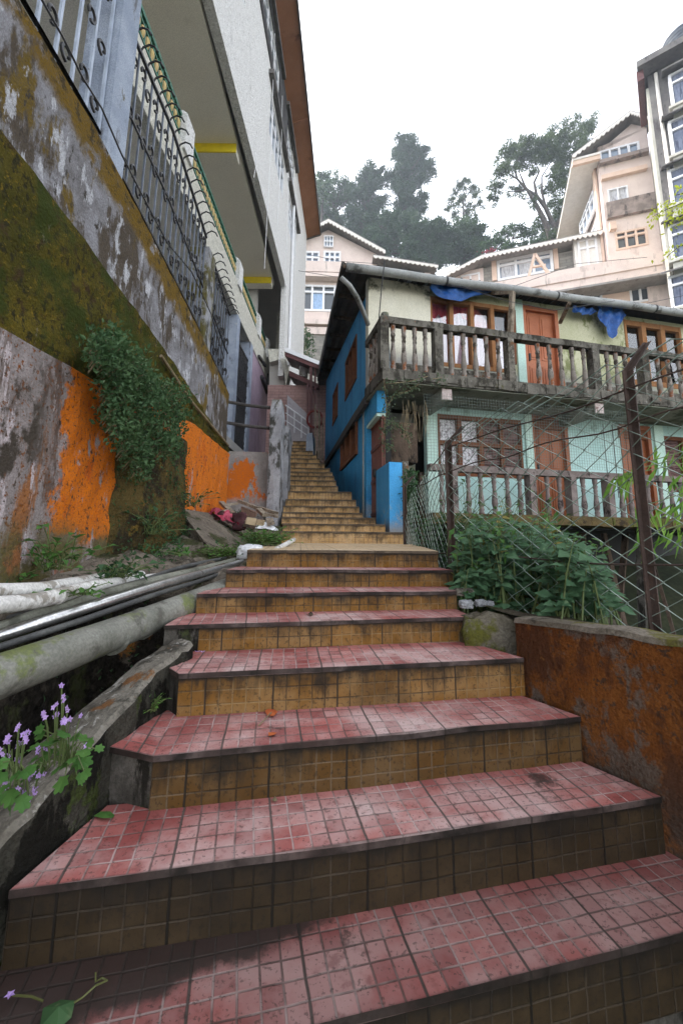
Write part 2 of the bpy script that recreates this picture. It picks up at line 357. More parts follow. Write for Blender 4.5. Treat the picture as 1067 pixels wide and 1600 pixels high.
# ================================================================ STAIRWAY
stair = thing('stairway', 'long outdoor stairway of red chequered treads and ochre tiled risers climbing the alley', 'stairs', (0.1, 1.2, -1.2))
STEPS = []
def add_step(front, back, z, below, tread=TREAD, riser=RISER, th=.017, over=.014, zb=None, bare=0.):
    """front/back: left-to-right 2-D points on the nosing line and on the next riser's line"""
    zb = z if zb is None else zb
    st = MB()
    jr = random.Random(int(abs(z)*1e4)+3); fz = []; nf = []
    for a, b in zip(front, front[1:]):
        a, b = V(a), V(b); k_ = max(1, round((b-a).length/.25)); dn = (b-a).normalized(); dn = V((-dn.y, dn.x))
        for q in range(k_): nf.append(tuple(a.lerp(b, q/k_)+dn*jr.uniform(-.003, .003)*(q > 0))); fz.append(jr.uniform(-.003, .002))
    nf.append(tuple(front[-1])); fz.append(0); front = nf
    n2 = len(back)
    cen = sum((V(p) for p in front+back), V((0, 0)))/(len(front)+n2)
    inn = []
    ang = V(front[-1])-V(front[0]); ang.normalize(); nor = V((-ang.y, ang.x))
    fr = [V(p)+nor*over for p in front]; bk = [V(p) for p in back]
    poly = fr+bk[::-1]
    st.prism([(p.x, p.y, below-.12) for p in poly], (0, 0, z-th-below+.12))
    s = part('step', st, CONC, stair)
    tr = MB(); o = V(front[0]); m = len(front)
    pts = [V(p) for p in front]+[b+nor*.02 for b in bk[::-1]]
    zz = [z+q for q in fz]+[zb+.0005]*n2
    top = [(p.x, p.y, w) for p, w in zip(pts, zz)]; bot = [(p.x, p.y, w-th) for p, w in zip(pts, zz)]
    uvt = [((p-o).dot(ang)+.4, max(0, (p-o).dot(nor))) for p in pts]
    tr.face(top, uvt)
    for i in range(len(pts)):
        j = (i+1) % len(pts)
        tr.face([bot[i], bot[j], top[j], top[i]], [(uvt[i][0], -.5), (uvt[j][0], -.5), (uvt[j][0], -.5), (uvt[i][0], -.5)])
    tr.face(bot[::-1], uvt[::-1])
    part('tread', tr, tread, s)
    ri = MB(); k0 = len(front)-2 if bare else 0
    f2 = fr if not bare else [fr[0]+(fr[1]-fr[0])*bare]+fr[1:]
    u = .4
    for a, b in zip(f2, f2[1:]):
        L = (b-a).length; q = nor*.008
        A, B = a-q, b-q
        H = z-th-below
        ri.face([(A.x, A.y, below), (B.x, B.y, below), (B.x, B.y, z-th), (A.x, A.y, z-th)], [(u, H), (u+L, H), (u+L, 0), (u, 0)])
        u += L
    A, B = f2[0]-nor*.008, f2[0]; ri.face([(B.x, B.y, below), (A.x, A.y, below), (A.x, A.y, z-th), (B.x, B.y, z-th)], [(0, .1), (.01, .1), (.01, 0), (0, 0)])
    A, B = f2[-1]-nor*.008, f2[-1]; ri.face([(A.x, A.y, below), (B.x, B.y, below), (B.x, B.y, z-th), (A.x, A.y, z-th)], [(0, .1), (.01, .1), (.01, 0), (0, 0)])
    part('riser', ri, riser, s)
    return s
def line_pts(pxs, z): return [tuple(at_z(x, y, z)[:2]) for x, y in pxs]
lower = [  # z, nosing pixels, back-line pixels
 (-.960, [(-60, 1742), (534, 1592), (1067, 1457), (1180, 1428)], [(-60, 1533), (534, 1425), (960, 1342), (1090, 1318)]),
 (-.796, [(15, 1390), (534, 1322), (1033, 1245)], [(165, 1265), (534, 1231), (910, 1193)]),
 (-.642, [(170, 1166), (240, 1180), (534, 1155), (907, 1120)], [(250, 1114), (534, 1102), (820, 1090)]),
 (-.490, [(261, 1042), (280, 1052), (534, 1041), (818, 1028)], [(300, 1017), (534, 1010), (731, 1004)]),
]
prev = -1.125
cur = []
for z, f, b in lower:
    cur.append((z, line_pts(f, z), line_pts(b, z)))
def ln(px0, px1, mid, th, z):   # points seen at pixel columns px0..px1 on a vertical plane through mid at angle th
    w = Wall(mid[0], mid[1], th)
    return [tuple(w.p(w.at(x, 845)[0], 0, 0)[:2]) for x in (px0, px1)]
specs = [(-.372, 2.10, 11.5, 267, 733), (-.273, 2.36, 9.5, 313, 711), (-.172, 2.62, 7.5, 356, 706), (-.062, 2.88, 5.5, 387, 684)]
lines = []
for z, d, th, a, b in specs:
    mx = (533-533.5)/F*d
    lines.append((z, ln(a, b, (mx, d), th, z)))
l9 = ln(438, 632, (0, 4.88), 3, 0)
for i, (z, l) in enumerate(lines):
    nxt = lines[i+1][1] if i < 3 else l9
    lo = V(l[0])*.0+V(l[0]); bk = [V(nxt[0]), V(nxt[1])]
    if i < 3:   # sides keep their own width under the next riser
        d = (V(nxt[1])-V(nxt[0])).normalized()
        bk = [V(nxt[0])-d*max(0, (V(nxt[0])-V(l[0])).dot(d)-.02)*.8, V(nxt[1])+d*max(0, (V(l[1])-V(nxt[1])).dot(d))*.8]
    else:
        bk = [V(nxt[0])-V((.12, 0)), V(nxt[1])+V((.10, .0))]
    cur.append((z, l, [tuple(p) for p in bk]))
# make the first four treads meet the riser behind them
for i, (z, f, b) in enumerate(cur):
    first = i < 8
    bare = {4: .14, 5: .0}.get(i, 0)
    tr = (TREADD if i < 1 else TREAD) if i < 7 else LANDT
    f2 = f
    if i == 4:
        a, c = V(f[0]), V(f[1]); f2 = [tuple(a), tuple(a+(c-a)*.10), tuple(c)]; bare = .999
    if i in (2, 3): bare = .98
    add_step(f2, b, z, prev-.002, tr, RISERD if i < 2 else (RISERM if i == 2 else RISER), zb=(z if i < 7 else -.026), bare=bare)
    prev = z if i < 7 else -.026
upper = [(438, 632, 830.5), (441, 602, 818.5), (439, 587, 808), (440, 566, 800.5), (441, 561, 790.5), (444, 556, 780), (447, 549, 767.5), (449, 527, 758.5), (449, 524, 750),
         (449, 521, 743), (449, 518, 737), (449, 514, 731), (449, 505, 723), (450, 497, 716), (450, 492, 710), (451, 486, 704), (451, 484, 700), (452, 483, 694.5), (453, 483, 689)]
ds = [4.88+.3*i for i in range(12)]+[8.85+.3*i for i in range(7)]
UP = []
for (a, b, y), d in zip(upper, ds):
    m = (a+b)/2; P = at_d(m, y, d)
    UP.append((P.z, ln(a, b, (P.x, d), 3, P.z)))
for i, (z, l) in enumerate(UP):
    if i+1 < len(UP): nx = UP[i+1][1]; bk = [(min(nx[0][0], l[0][0]+(nx[0][0]-l[0][0])), nx[0][1]), (max(nx[1][0], l[1][0]-.03), nx[1][1]+(max(nx[1][0], l[1][0]-.03)-nx[1][0])*.05)]
    else: bk = [(l[0][0]-.1, l[0][1]+1.4), (l[1][0]+.1, l[1][1]+1.4)]
    add_step(l, bk, z, prev-.002, LANDT, RISER2, th=.015, over=.012)
    prev = z

# ================================================================ GROUND
def sm(t): t = max(0, min(1, t)); return t*t*(3-2*t)
def pw(x, tab):
    for (a, b), (c, d) in zip(tab, tab[1:]):
        if x <= c: return b+(d-b)*(x-a)/(c-a)
    return tab[-1][1]
def terrain(x, y):
    z = pw(y, [(-60, -4), (0, -1.9), (3, -1.15), (5, -.65), (8, .35), (11, 1.7), (14, 2.6), (25, 9), (55, 31), (95, 46), (400, 60)])
    if x > .9: z -= 2.6*sm((x-.9)/1.6)*(1-sm((y-9)/8))
    return z
g = MB()
xs = [-400, -120, -60]+[-40+2.*i for i in range(41)]+[60, 120, 400]; ys = [-60, -20, -6]+[-3+1.*i for i in range(30)]+[30+5*i for i in range(15)]+[130, 200, 400, 900]
base = 0
g.v = [(x, y, terrain(x, y)+(random.random()-.5)*.15*(1 if y > 12 else .3)) for y in ys for x in xs]
nx = len(xs)
g.f = [(j*nx+i, j*nx+i+1, (j+1)*nx+i+1, (j+1)*nx+i) for j in range(len(ys)-1) for i in range(nx-1)]; g.uv = [None]*len(g.f)
HILL = weathered('hill_soil', (.04, .05, .03), (.07, .075, .04), .6, [((.10, .09, .06), 1.5, .55, .7, (1, 1, 1))], bump=.8, bscale=4)
setp(solo('ground', g, HILL, None, None, (0, 0, 0)), kind='structure')
# rubble strip between the drain and the left wall
def strip(u, t):     # u across from wall (0) to stair (1), t along
    y = .6+t*5.4
    xl = -1.5; xr = pw(y, [(.5, -.95), (1.5, -.72), (2.2, -.66), (2.9, -.56), (4.9, -.72), (6, -.76)])
    x = xl+(xr-xl)*u
    zw = pw(y, [(.5, -.30), (1.5, -.18), (2, -.14), (3, -.05), (4.8, .18), (6, .45)])
    dr = sm((2.75-y)/.7)                          # drain depth
    zst = pw(y, [(.5, -1.0), (2.9, -.16), (4.9, .0), (6, .35)])
    zb = zw+(zst-zw)*sm(u)-(.04*sin(y*7)+.03*sin(y*17+u*9))*(1-dr)*.6
    bank = sm((u-.28)/.12)*dr
    z = zb*(1-bank)+(-1.35+.2*t)*bank-.05*(1-bank)*dr
    return (x, y, z+(random.random()-.5)*.025)
g = MB(); g.grid(34, 110, strip)
setp(solo('rubble_ground', g, RUBBLE, None, None, (-1, 3, 0), smooth=True), kind='structure')
g = MB(); g.prism([(-.47, 0, -1.1), (-1.1, 0, -1.1), (-1.1, 2.2, -.95), (-.74, 2.2, -.95)], (0, 0, -.2))
setp(solo('drain', g, DARKS, None, None, (-.8, 1, -1.2)), kind='structure')
# kerb
kin = [(.0, 0), (.0, 0)]
kb = MB()
pin = [at_z(303, 1002, -.425), at_z(246, 1046, -.48), at_z(164, 1135, -.575), at_z(78, 1235, -.65), at_z(-20, 1340, -.72)]
pout = [at_z(268, 1000, -.44), at_z(212, 1036, -.49), at_z(122, 1110, -.58), at_z(25, 1192, -.68), at_z(-110, 1290, -.76)]
pin = [V(p) for p in pin]+[V((-.70, .55, -.86))]; pout = [V(p) for p in pout]+[V((-.86, .5, -.87))]
def densify(L, n):
    o = []
    for a, b in zip(L, L[1:]):
        for i in range(n): o.append(a.lerp(b, i/n))
    return o+[L[-1]]
pin = densify(pin, 6); pout = densify(pout, 6)
rnd = random.Random(3)
rows = []
for a, b in zip(pin, pout):
    j = V((rnd.uniform(-.006, .006), rnd.uniform(-.006, .006), rnd.uniform(-.006, .008)))
    a2 = a+j; b2 = b+j*.7; m = a2.lerp(b2, .5)+V((0, 0, .008+rnd.uniform(-.005, .005)))
    rows.append([V((a2.x+.01, a2.y-.01, a2.z-.42)), a2+V((.004, -.004, -.015)), a2+V((-.012, .004, 0)), m, b2+V((.01, 0, 0)), b2+V((-.004, 0, -.015)), V((b2.x, b2.y, b2.z-.5))])
kb.raw([p for r in rows for p in r], [(i*7+k, i*7+k+1, (i+1)*7+k+1, (i+1)*7+k) for i in range(len(rows)-1) for k in range(6)]+[(6, 5, 4, 3, 2, 1, 0)])
kt = thing('kerb', 'low weathered concrete kerb between the open drain and the red steps', 'kerb', (-.8, 1.2, -1))
KB1 = MB(); KB2 = MB()
KB1.raw([p for r in rows for p in r], [(i*7+k, i*7+k+1, (i+1)*7+k+1, (i+1)*7+k) for i in range(len(rows)-1) for k in range(1, 5)]+[(5, 4, 3, 2, 1)])
KB2.raw([p for r in rows for p in r], [(i*7+k, i*7+k+1, (i+1)*7+k+1, (i+1)*7+k) for i in range(len(rows)-1) for k in (0, 5)]+[(6, 5, 1, 0)])
part('kerb_top', KB1, CONCP, kt); part('kerb_side', KB2, weathered('black_mossy_side', (.035, .033, .026), (.065, .06, .048), 8, [((.05, .065, .018), 6, .52, .6, (1, 1, 1)), ((.12, .11, .10), 14, .6, .68, (1, 1, 1)), ((.012, .011, .009), 7, .5, .58, (1, 1, .5))], bump=1, bscale=50, bd=.02), kt)
# concrete stub where the fifth step's left end is bare
# ================================================================ PIPES
def pipe(px, r, mat, name, label, n=12, coup=None, sm_=True):
    P = [at_d(x, y, d) for x, y, d in px]
    pts = []
    for i in range(len(P)-1):
        p0 = P[max(i-1, 0)]; p1 = P[i]; p2 = P[i+1]; p3 = P[min(i+2, len(P)-1)]
        for k in range(6):
            t = k/6; pts.append(.5*((2*p1)+(p2-p0)*t+(2*p0-5*p1+4*p2-p3)*t*t+(3*p1-p0-3*p2+p3)*t**3))
    pts.append(P[-1])
    mid = P[len(P)//2]
    t = thing(name, label, 'pipe', mid)
    m = MB(); m.tube(pts, r, n); part('pipe_body', m, mat, t, smooth=True)
    if coup:
        for x, y, d in coup:
            c = at_d(x, y, d); i = min(range(len(pts)-1), key=lambda q: (pts[q]-c).length)
            dv = (pts[i+1]-pts[i]).normalized(); m = MB(); m.tube([c-dv*.012, c+dv*.012], r*1.09, 16); part('coupling', m, mat, t, smooth=False)
    return t
pipe([(-60, 1078, 1.22), (100, 1020, 1.53), (215, 976, 1.95), (330, 930, 2.5), (400, 902, 3.0)], .064, PIPEG, 'drain_pipe', 'thick grey sewer pipe stained green with algae lying in the drain', 20, [(177, 995, 1.80), (222, 974, 2.0)])
pipe([(-60, 1012, 1.42), (120, 955, 1.75), (250, 914, 2.2), (330, 892, 2.7), (400, 872, 3.3)], .021, PIPEM, 'steel_pipe', 'shiny galvanised steel water pipe running above the thick drain pipe')
pipe([(-60, 1003, 1.50), (120, 940, 1.85), (250, 905, 2.3), (330, 886, 2.8), (400, 867, 3.4)], .022, PIPEO, 'olive_pipe', 'dull olive grey water pipe lying behind the shiny steel pipe')
pipe([(-60, 988, 1.6), (120, 936, 1.92), (220, 908, 2.25), (290, 885, 2.7), (385, 866, 3.4)], .013, PIPED, 'black_hose', 'thin black hose lying along the olive pipe')
pipe([(-60, 1030, 1.36), (120, 972, 1.7), (240, 930, 2.12), (320, 905, 2.6), (390, 880, 3.2)], .012, PIPED, 'grey_hose', 'thin dark hose tucked under the shiny steel pipe')
pipe([(-60, 926, 1.40), (60, 921, 1.76), (140, 908, 2.10), (240, 897, 2.75), (330, 887, 3.3), (362, 881, 3.5)], .030, PIPEW, 'white_pipe', 'white plastic pipe blotched with dirt nearest the wall foot', coup=[(148, 907, 2.13)])
pipe([(-60, 950, 1.28), (60, 938, 1.62), (150, 916, 2.0), (240, 904, 2.5), (330, 892, 3.0), (370, 883, 3.3)], .029, PIPEW, 'white_pipe', 'white plastic pipe under ivy leaves, the one closer to the drain', coup=[(92, 931, 1.74)])
# ================================================================ LEFT RETAINING WALL
def wx(y): return pw(y, [(-1, -1.46), (2.5, -1.47), (4, -1.48), (5.35, -1.50), (8, -1.55)])
wall = thing('retaining_wall', 'tall mossy retaining wall with lichen grey top and peeling orange paint below', 'wall', (-1.6, 3, -.3))
YE = 5.36
def band(name, mat, zlo, zhi, out, th=.3, rough=.006):
    n = 60; rows = []; r_ = random.Random(5)
    for i in range(n+1):
        y = -.6+(YE+.6)*i/n; x = wx(y)+out
        a, b = zlo(y), zhi(y)
        row = [V((x-th, y, a))]
        for k in range(9): row.append(V((x+r_.uniform(-rough, rough), y, a+(b-a)*k/8)))
        row.append(V((x-th, y, b)))
        rows.append(row)
    w = len(rows[0]); m = MB()
    m.raw([p for r in rows for p in r], [(i*w+k, (i+1)*w+k, (i+1)*w+k+1, i*w+k+1) for i in range(n) for k in range(w-1)]+[tuple(n*w+k for k in range(w))[::-1]]+[tuple(range(w))])
    return part(name, m, mat, wall, smooth=False)
ztop = lambda y: pw(y, [(-1, 2.42), (2.2, 2.38), (3.9, 2.16), (5.4, 1.90)])
zmid = lambda y: pw(y, [(-1, 1.78), (1.55, 1.67), (3.3, 1.49), (5.4, 1.14)])
zor = lambda y: pw(y, [(-1, .80), (1.7, .86), (2.5, .90), (3.9, 1.10), (5.4, 1.09)])
band('upper_band', UPW, lambda y: zmid(y)-.05, ztop, 0, .3)
band('moss_band', MOSSW, lambda y: zor(y)-.05, zmid, .045, .34, .010)
band('orange_band', ORW, lambda y: pw(y, [(-1, -.6), (2, -.35), (5, .0), (6, .3)]), zor, .055, .36, .008)
# leaning pole
m = MB(); m.tube([at_x(252, 556, wx(3.3)+.075), at_x(300, 628, wx(4)+.075), at_x(357, 696, wx(5.2)+.075)], .013, 7)
solo('thin_pole', m, DRYSTEM, 'thin dry bamboo pole leaning along the mossy wall', 'pole', (-1.4, 4.2, 1.3))
# end wall, pillars and bars
ew = Wall(-1.53, 5.62, 6)
m = MB()
def ebox(mb, x0, y0, x1, y1, v0, v1, W=ew):
    u0, u1, w0, w1 = W.rect(x0, y0, x1, y1, v1); W.box(mb, u0, u1, v0, v1, w0, w1)
rows = []
u0, u1, w0, w1 = ew.rect(352, 706, 437, 838)
m = MB(); ew.box(m, u0, u1, -.28, 0, w0-.3, w1)
solo('end_wall', m, ENDW, 'low end wall with a faded orange patch beside the mossy gate pillars', 'wall', (-1.2, 5.7, 0))
def pillar(x0, x1, yt, yb, d, dep, mat, name, label):
    a = at_d(x0, yb, d); b = at_d(x1, yb, d); t = at_d((x0+x1)/2, yt, d).z; m = MB(); r_ = random.Random(x0)
    n = 10; w = b.x-a.x; cx = (a.x+b.x)/2; rows = []
    for i in range(n+1):
        z = a.z-.3+(t-a.z+.3)*i/n; s = 1 if i < n else .82
        rows.append([V((cx+sx*w/2*s+r_.uniform(-.008, .008), d+dep/2+sy*dep/2*s+r_.uniform(-.008, .008), z+(.0 if i < n else 0))) for sx, sy in ((-1, -1), (0, -1.04), (1, -1), (1.03, 0), (1, 1), (-1, 1))])
    k = 6
    m.raw([p for r in rows for p in r], [(i*k+q, i*k+(q+1) % k, (i+1)*k+(q+1) % k, (i+1)*k+q) for i in range(n) for q in range(k)]+[tuple(n*k+q for q in range(k))])
    return solo(name, m, mat, label, 'pillar', (cx, d, a.z))
pillar(415, 434, 623, 830, 5.5, .32, POSTM, 'gate_pillar', 'tall grey gate pillar with a mossy top and black streaks, nearer the camera')
pillar(437, 448, 664, 790, 6.5, .35, POSTM, 'gate_pillar', 'lower mossy pillar standing just behind the tall gate pillar')
for (a, b, lab) in (((357, 628, 5.75), (416, 637, 5.65), 'upper dark iron bar between the wall end and the gate pillar'), ((352, 660, 5.65), (415, 669, 5.6), 'lower dark iron bar between the wall end and the gate pillar')):
    m = MB(); A = at_d(*a); B = at_d(*b); m.tube([A, A.lerp(B, .5)-V((0, 0, .008)), B+V((.05, 0, 0))], .024, 8)
    solo('iron_bar', m, weathered('rust_bar', (.05, .045, .045), (.09, .08, .075), 8, [((.16, .08, .04), 12, .6, .7, (1, 1, 1))], rough=.6), lab, 'bar', A.lerp(B, .5), 'two bars across the gap')
# ================================================================ IRON FENCE ON THE WALL
fen = thing('iron_fence', 'wrought iron fence with scrolls and curled spikes on top of the mossy wall', 'fence', (-1.5, 3, 2.2))
def post(y, w, zt, mat, d=.2):
    m = MB(); x = wx(y)-.03; m.box(x-d, x+.02, y-w/2, y+w/2, ztop(y)-.05, zt)
    part('post', m, mat, fen)
post(2.36, .20, 4.6, POSTG); post(4.35, .24, 3.22, POSTM)
SCM = {}
def scroll(pos, c, r, flip, w=.010):
    if (r, flip) not in SCM:
        q_ = MB(); scroll0(q_, V((0, 0, 0)), r, flip, w); SCM[(r, flip)] = q_.mesh('scroll', IROND)
    pos.append((SCM[(r, flip)], c))
def scroll0(mb, c, r, flip, w=.010):
    pts = []
    for i in range(13):
        a = i/12*1.75*pi; q = r*(1-.055*i)
        pts.append(c+V((0, flip*q*sin(a), r*.9-q*cos(a))))
    mb.tube(pts, w, 4)
for (ya, yb, hgt, step, mat_) in ((.2, 2.24, 2.6, .135, IRON), (2.48, 4.22, 1.25, .105, IRON), (4.49, 5.36, 1.2, .105, IRON)):
    b = MB(); sc = []; sp_ = MB(); n = int((yb-ya)/step)
    topz = lambda y, h=hgt: (pw(y, [(2.4, 3.56), (3.2, 3.58), (3.95, 3.40), (5.3, 3.05)]) if h < 2 else 4.8)
    for i in range(n+1):
        y = ya+(yb-ya)*i/n; x = wx(y)-.06
        b.bar((x, y, ztop(y)-.02), (x, y, topz(y)), .016 if hgt > 2 else .013)
        zb = ztop(y)
        zz = zb+.20
        while zz < topz(y)-.1:
            if i < n: scroll(sc, V((x+.012, y+step*.48, zz+(.04 if i % 2 else -.03))), .052, 1 if i % 2 else -1)
            zz += .42
        if hgt < 2:     # curled spikes
            t = topz(y)
            for q in (0,):
                yy = y+q*step; tt = topz(yy)
                sp_.tube([V((x, yy, tt)), V((x+.02, yy, tt+.05)), V((x+.065, yy, tt+.075)), V((x+.11, yy, tt+.055)), V((x+.135, yy, tt+.01))], .0075, 5)
    rl = [MB(), MB(), MB()]
    for k in range(12):
        y0 = ya+(yb-ya)*k/12; y1 = ya+(yb-ya)*(k+1)/12; X = wx(y0)-.06
        for o in ((.03, 0) if hgt > 2 else (.04,)): rl[0].bar((X+.012, y0, ztop(y0)+.10), (X+.012, y1, ztop(y1)+.10), .018)
        rl[1].bar((X+.012, y0, topz(y0)-.01), (X+.012, y1, topz(y1)-.01), .022)
        rl[2].bar((X+.012, y0, (topz(y0)+ztop(y0))/2), (X+.012, y1, (topz(y1)+ztop(y1))/2), .014)
    p_ = part('bar_panel', b, IRON if hgt > 2 else IRONM, fen); [inst('scroll', me_, p_, c_) for me_, c_ in sc]; [part('rail', q_, IROND, p_) for q_ in rl]
    if sp_.v: part('spike_row', sp_, IROND, p_)
# slack cable
m = MB(); m.tube([at_x(55, -20, -1.40), at_x(100, 60, -1.39), at_x(130, 122, -1.39), at_x(160, 170, -1.38), at_x(190, 240, -1.38), at_x(215, 290, -1.40), at_x(262, 380, -1.40), at_x(300, 425, -1.42), at_x(330, 490, -1.43), at_x(350, 560, -1.43)], .006, 5)
solo('slack_cable', m, IROND, 'slack black cable strung along the iron fence', 'cable', (-1.4, 3, 2.6))
# ================================================================ LEFT APARTMENT BUILDING
def roughcast(name, c1, c2, st=.9):
    return weathered(name, c1, c2, 14, [((.34, .33, .32), 1.6, .60, .80, (1, 1, .3)), ((.42, .40, .39), 24, .56, .66, (1, 1, .6))], bump=st, bscale=24, bd=.05)
ROUGH = roughcast('white_roughcast', (.74, .73, .72), (.84, .83, .82))
ROUGHG = roughcast('cream_roughcast', (.58, .56, .49), (.72, .70, .62))
SOFF = weathered('cream_soffit', (.84, .80, .71), (.88, .84, .75), 1.2, [((.74, .69, .60), 1.4, .56, .75, (1, 1, 1))], bump=.1)
BACKW = weathered('slate_wall', (.16, .17, .20), (.22, .23, .26), 2, [((.30, .30, .31), 2, .6, .72, (1, 1, .4))], bump=.2)
DULLW = weathered('dull_wall', (.52, .50, .47), (.60, .57, .53), 2, bump=.15)
YEL = plain('yellow_paint', (.75, .58, .02), var=.06)
LILAC = weathered('lilac_paint', (.31, .23, .29), (.38, .29, .35), 3, [((.24, .17, .20), 4, .52, .68, (1, 1, .25)), ((.46, .40, .43), 9, .62, .72, (1, 1, .4))], bump=.2)
GREEN = weathered('green_railing_paint', (.015, .10, .06), (.03, .15, .09), 10, [((.20, .16, .08), 22, .62, .72, (1, 1, 1))], rough=.5, bump=0)
TAN = weathered('tan_ornament', (.42, .33, .14), (.50, .36, .20), 12, bump=0)
BROWNS = weathered('brown_eave_boards', (.36, .17, .10), (.43, .21, .13), 1.5, [((.16, .075, .05), 2, .55, .72, (.3, 1, 1)), ((.38, .27, .21), 2.5, .66, .8, (1, 1, 1))], bump=.15)
CLAD = weathered('charcoal_cladding', (.06, .058, .06), (.10, .098, .10), 3, bump=.5, bscale=30)
GREYST = weathered('grey_ledge', (.14, .13, .13), (.2, .19, .18), 6, bump=.3)
WHITEF = plain('white_window_frame', (.72, .72, .74), rough=.45, var=.05)
GLASSD = NT('window_glass'); GLASSD.b.inputs['Base Color'].default_value = (.03, .035, .045, 1); GLASSD.b.inputs['Roughness'].default_value = .06; GLASSD.b.inputs['Specular IOR Level'].default_value = .8
GLASSD.b.inputs['Base Color'].default_value = (.05, .06, .07, 1); GLASSD = GLASSD.m
GLASSB = NT('sky_glass'); GLASSB.b.inputs['Base Color'].default_value = (.16, .21, .28, 1); GLASSB.b.inputs['Roughness'].default_value = .05; GLASSB.b.inputs['Specular IOR Level'].default_value = 1.; GLASSB = GLASSB.m
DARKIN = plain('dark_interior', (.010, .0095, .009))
CURT = weathered('pale_curtain', (.45, .45, .47), (.55, .55, .57), 6, [((.28, .28, .3), 14, .5, .6, (1, 1, .1))], bump=0)

ap = thing('apartment_building', 'tall white roughcast building with green balcony railings, yellow beams and a wide brown eave', 'building', (-3, 8, 2.2))
m = MB(); m.box(-4.0, -1.78, -3, 5.6, 2.0, 2.2); m.box(-4.0, -2.45, 5.6, 10.9, 2.0, 2.2); part('terrace_floor', m, DULLW, ap)
m = MB(); m.hexa([(-4, 5.95, -.5), (-1.25, 5.95, -.5), (-1.72, 14, 0), (-4, 14, 0), (-4, 5.95, 1.2), (-1.25, 5.95, 1.2), (-1.72, 14, 2.5), (-4, 14, 2.5)]); setp(solo('sloping_path', m, CONC, None, None, (-2, 8, 1)), kind='structure')
m = MB(); m.box(-4.4, -4.0, -3, 10.9, 2.2, 5.25); m.box(-4.0, -2.6, 10.9, 11.2, 2.2, 5.25); part('terrace_wall', m, BACKW, ap)
m = MB(); m.box(-4.5, -4.1, -3, 12.6, 5.55, 8.0); m.box(-4.1, -2.75, 12.3, 12.6, 5.55, 8.0); part('balcony_wall', m, DULLW, ap)
m = MB(); m.box(-4.1, -2.63, -3, 14.4, 5.28, 5.5); part('balcony_slab', m, SOFF, ap)
m = MB(); m.box(-2.63, -2.48, -3, 14.0, 5.24, 5.98); par = part('parapet', m, ROUGHG, ap)
# columns of the terrace
for (y, w, za) in ((9.33, .26, 2.0), (10.75, .32, 2.0)):
    m = MB(); m.box(-2.75, -2.47 if y < 10 else -2.46, y-w/2, y+w/2, za, 5.24); part('column', m, POSTG, ap)
m = MB(); m.box(-2.78, -2.5, 10.92, 13.86, 1.7, 5.24); part('lilac_wall', m, LILAC, ap)
m = MB(); m.tube([(-2.44, 13.9, 1.9), (-2.44, 13.9, 5.0), (-2.40, 13.8, 5.2)], .05, 8); part('downpipe', m, PIPEW, ap, smooth=True)
for (px, py, px2, py2) in ((408, 588, 417, 614), (418, 584, 417, 612), (403, 556, 414, 572)):
    m = MB(); A = at_x(px, py, -2.47); B = at_x(px2, py2, -2.47); m.bar(A, B, .12, .07); part('bracket', m, IROND, ap)
# door grille between the columns
b = MB(); sc = []
for i in range(13):
    y = 9.5+i*.09; b.bar((-2.52, y, 2.0), (-2.52, y, 4.75), .018)
    for q in range(6): scroll(sc, V((-2.5, y+.045, 2.3+q*.41+(.1 if i % 2 else 0))), .04, 1 if i % 2 else -1, .009)
for z in (2.1, 3.4, 4.7): b.bar((-2.52, 9.46, z), (-2.52, 10.6, z), .04)
dg = part('door_grille', b, IROND, ap); [inst('scroll', me_, dg, c_) for me_, c_ in sc]
# balcony posts and railings
PO = [1.6, 5.72, 9.2, 11.62, 13.15]
for y in PO:
    m = MB(); m.box(-2.66, -2.44, y-.17, y+.17, 5.9, 6.52)
    m.prism([(-2.66, y-.17, 6.52), (-2.44, y-.17, 6.52), (-2.55, y-.10, 6.66)], (0, .34, 0)); part('balcony_post', m, ROUGH, ap)
for a, b_ in zip(PO, PO[1:]):
    m = MB(); o = MB(); a += .17; b_ -= .17; n = int((b_-a)/.13)
    m.box(-2.575, -2.525, a, b_, 6.47, 6.53); m.box(-2.57, -2.53, a, b_, 6.03, 6.06); m.box(-2.57, -2.53, a, b_, 6.36, 6.39); m.box(-2.57, -2.53, a, b_, 6.14, 6.17)
    for i in range(n+1):
        y = a+(b_-a)*i/n; m.box(-2.56, -2.54, y-.011, y+.011, 5.98, 6.5)
        if i < n:
            yc = y+(b_-a)/n/2
            o.lathe([(.012, -.10), (.035, -.05), (.045, 0), (.035, .05), (.012, .10)], 6, (-2.55, yc, 6.265))
    r_ = part('railing', m, GREEN, ap); part('ornament', o, TAN, r_)
# second storey, overhanging
m = MB(); m.box(-4.5, -2.205+.0, -3, 12.3, 8.0, 8.12); part('soffit', m, SOFF, ap)
for y in (3.2, 7.42, 11.85):
    m = MB(); m.box(-4.1, -2.22, y, y+.03, 7.80, 8.0); part('beam_face', m, YEL, ap)
    m = MB(); m.box(-4.1, -2.225, y+.03, y+.32, 7.80, 8.0); part('beam', m, SOFF, ap)
fc = Wall(-2.2, -3, 88.6)   # u along y, outer side to the right of u
def fr(px, py): 
    return fc.at(px, py)
wins = []
def frect(x0, y0, x1, y1):
    a = fc.at(x0, y0); b = fc.at(x1, y1); return (a[0], b[0], min(a[1], b[1]), max(a[1], b[1]))
W1 = (12.1, 14.3, 10.15, 11.35); W2 = (15.3, 17.0, 10.15, 11.35); W3 = (7.2, 9.6, 10.15, 11.35); W4 = (10.6, 13.0, 12.25, 13.2); W5 = (14.4, 16.2, 12.25, 13.2)
HL = [W1, W2, W3, W4, W5]
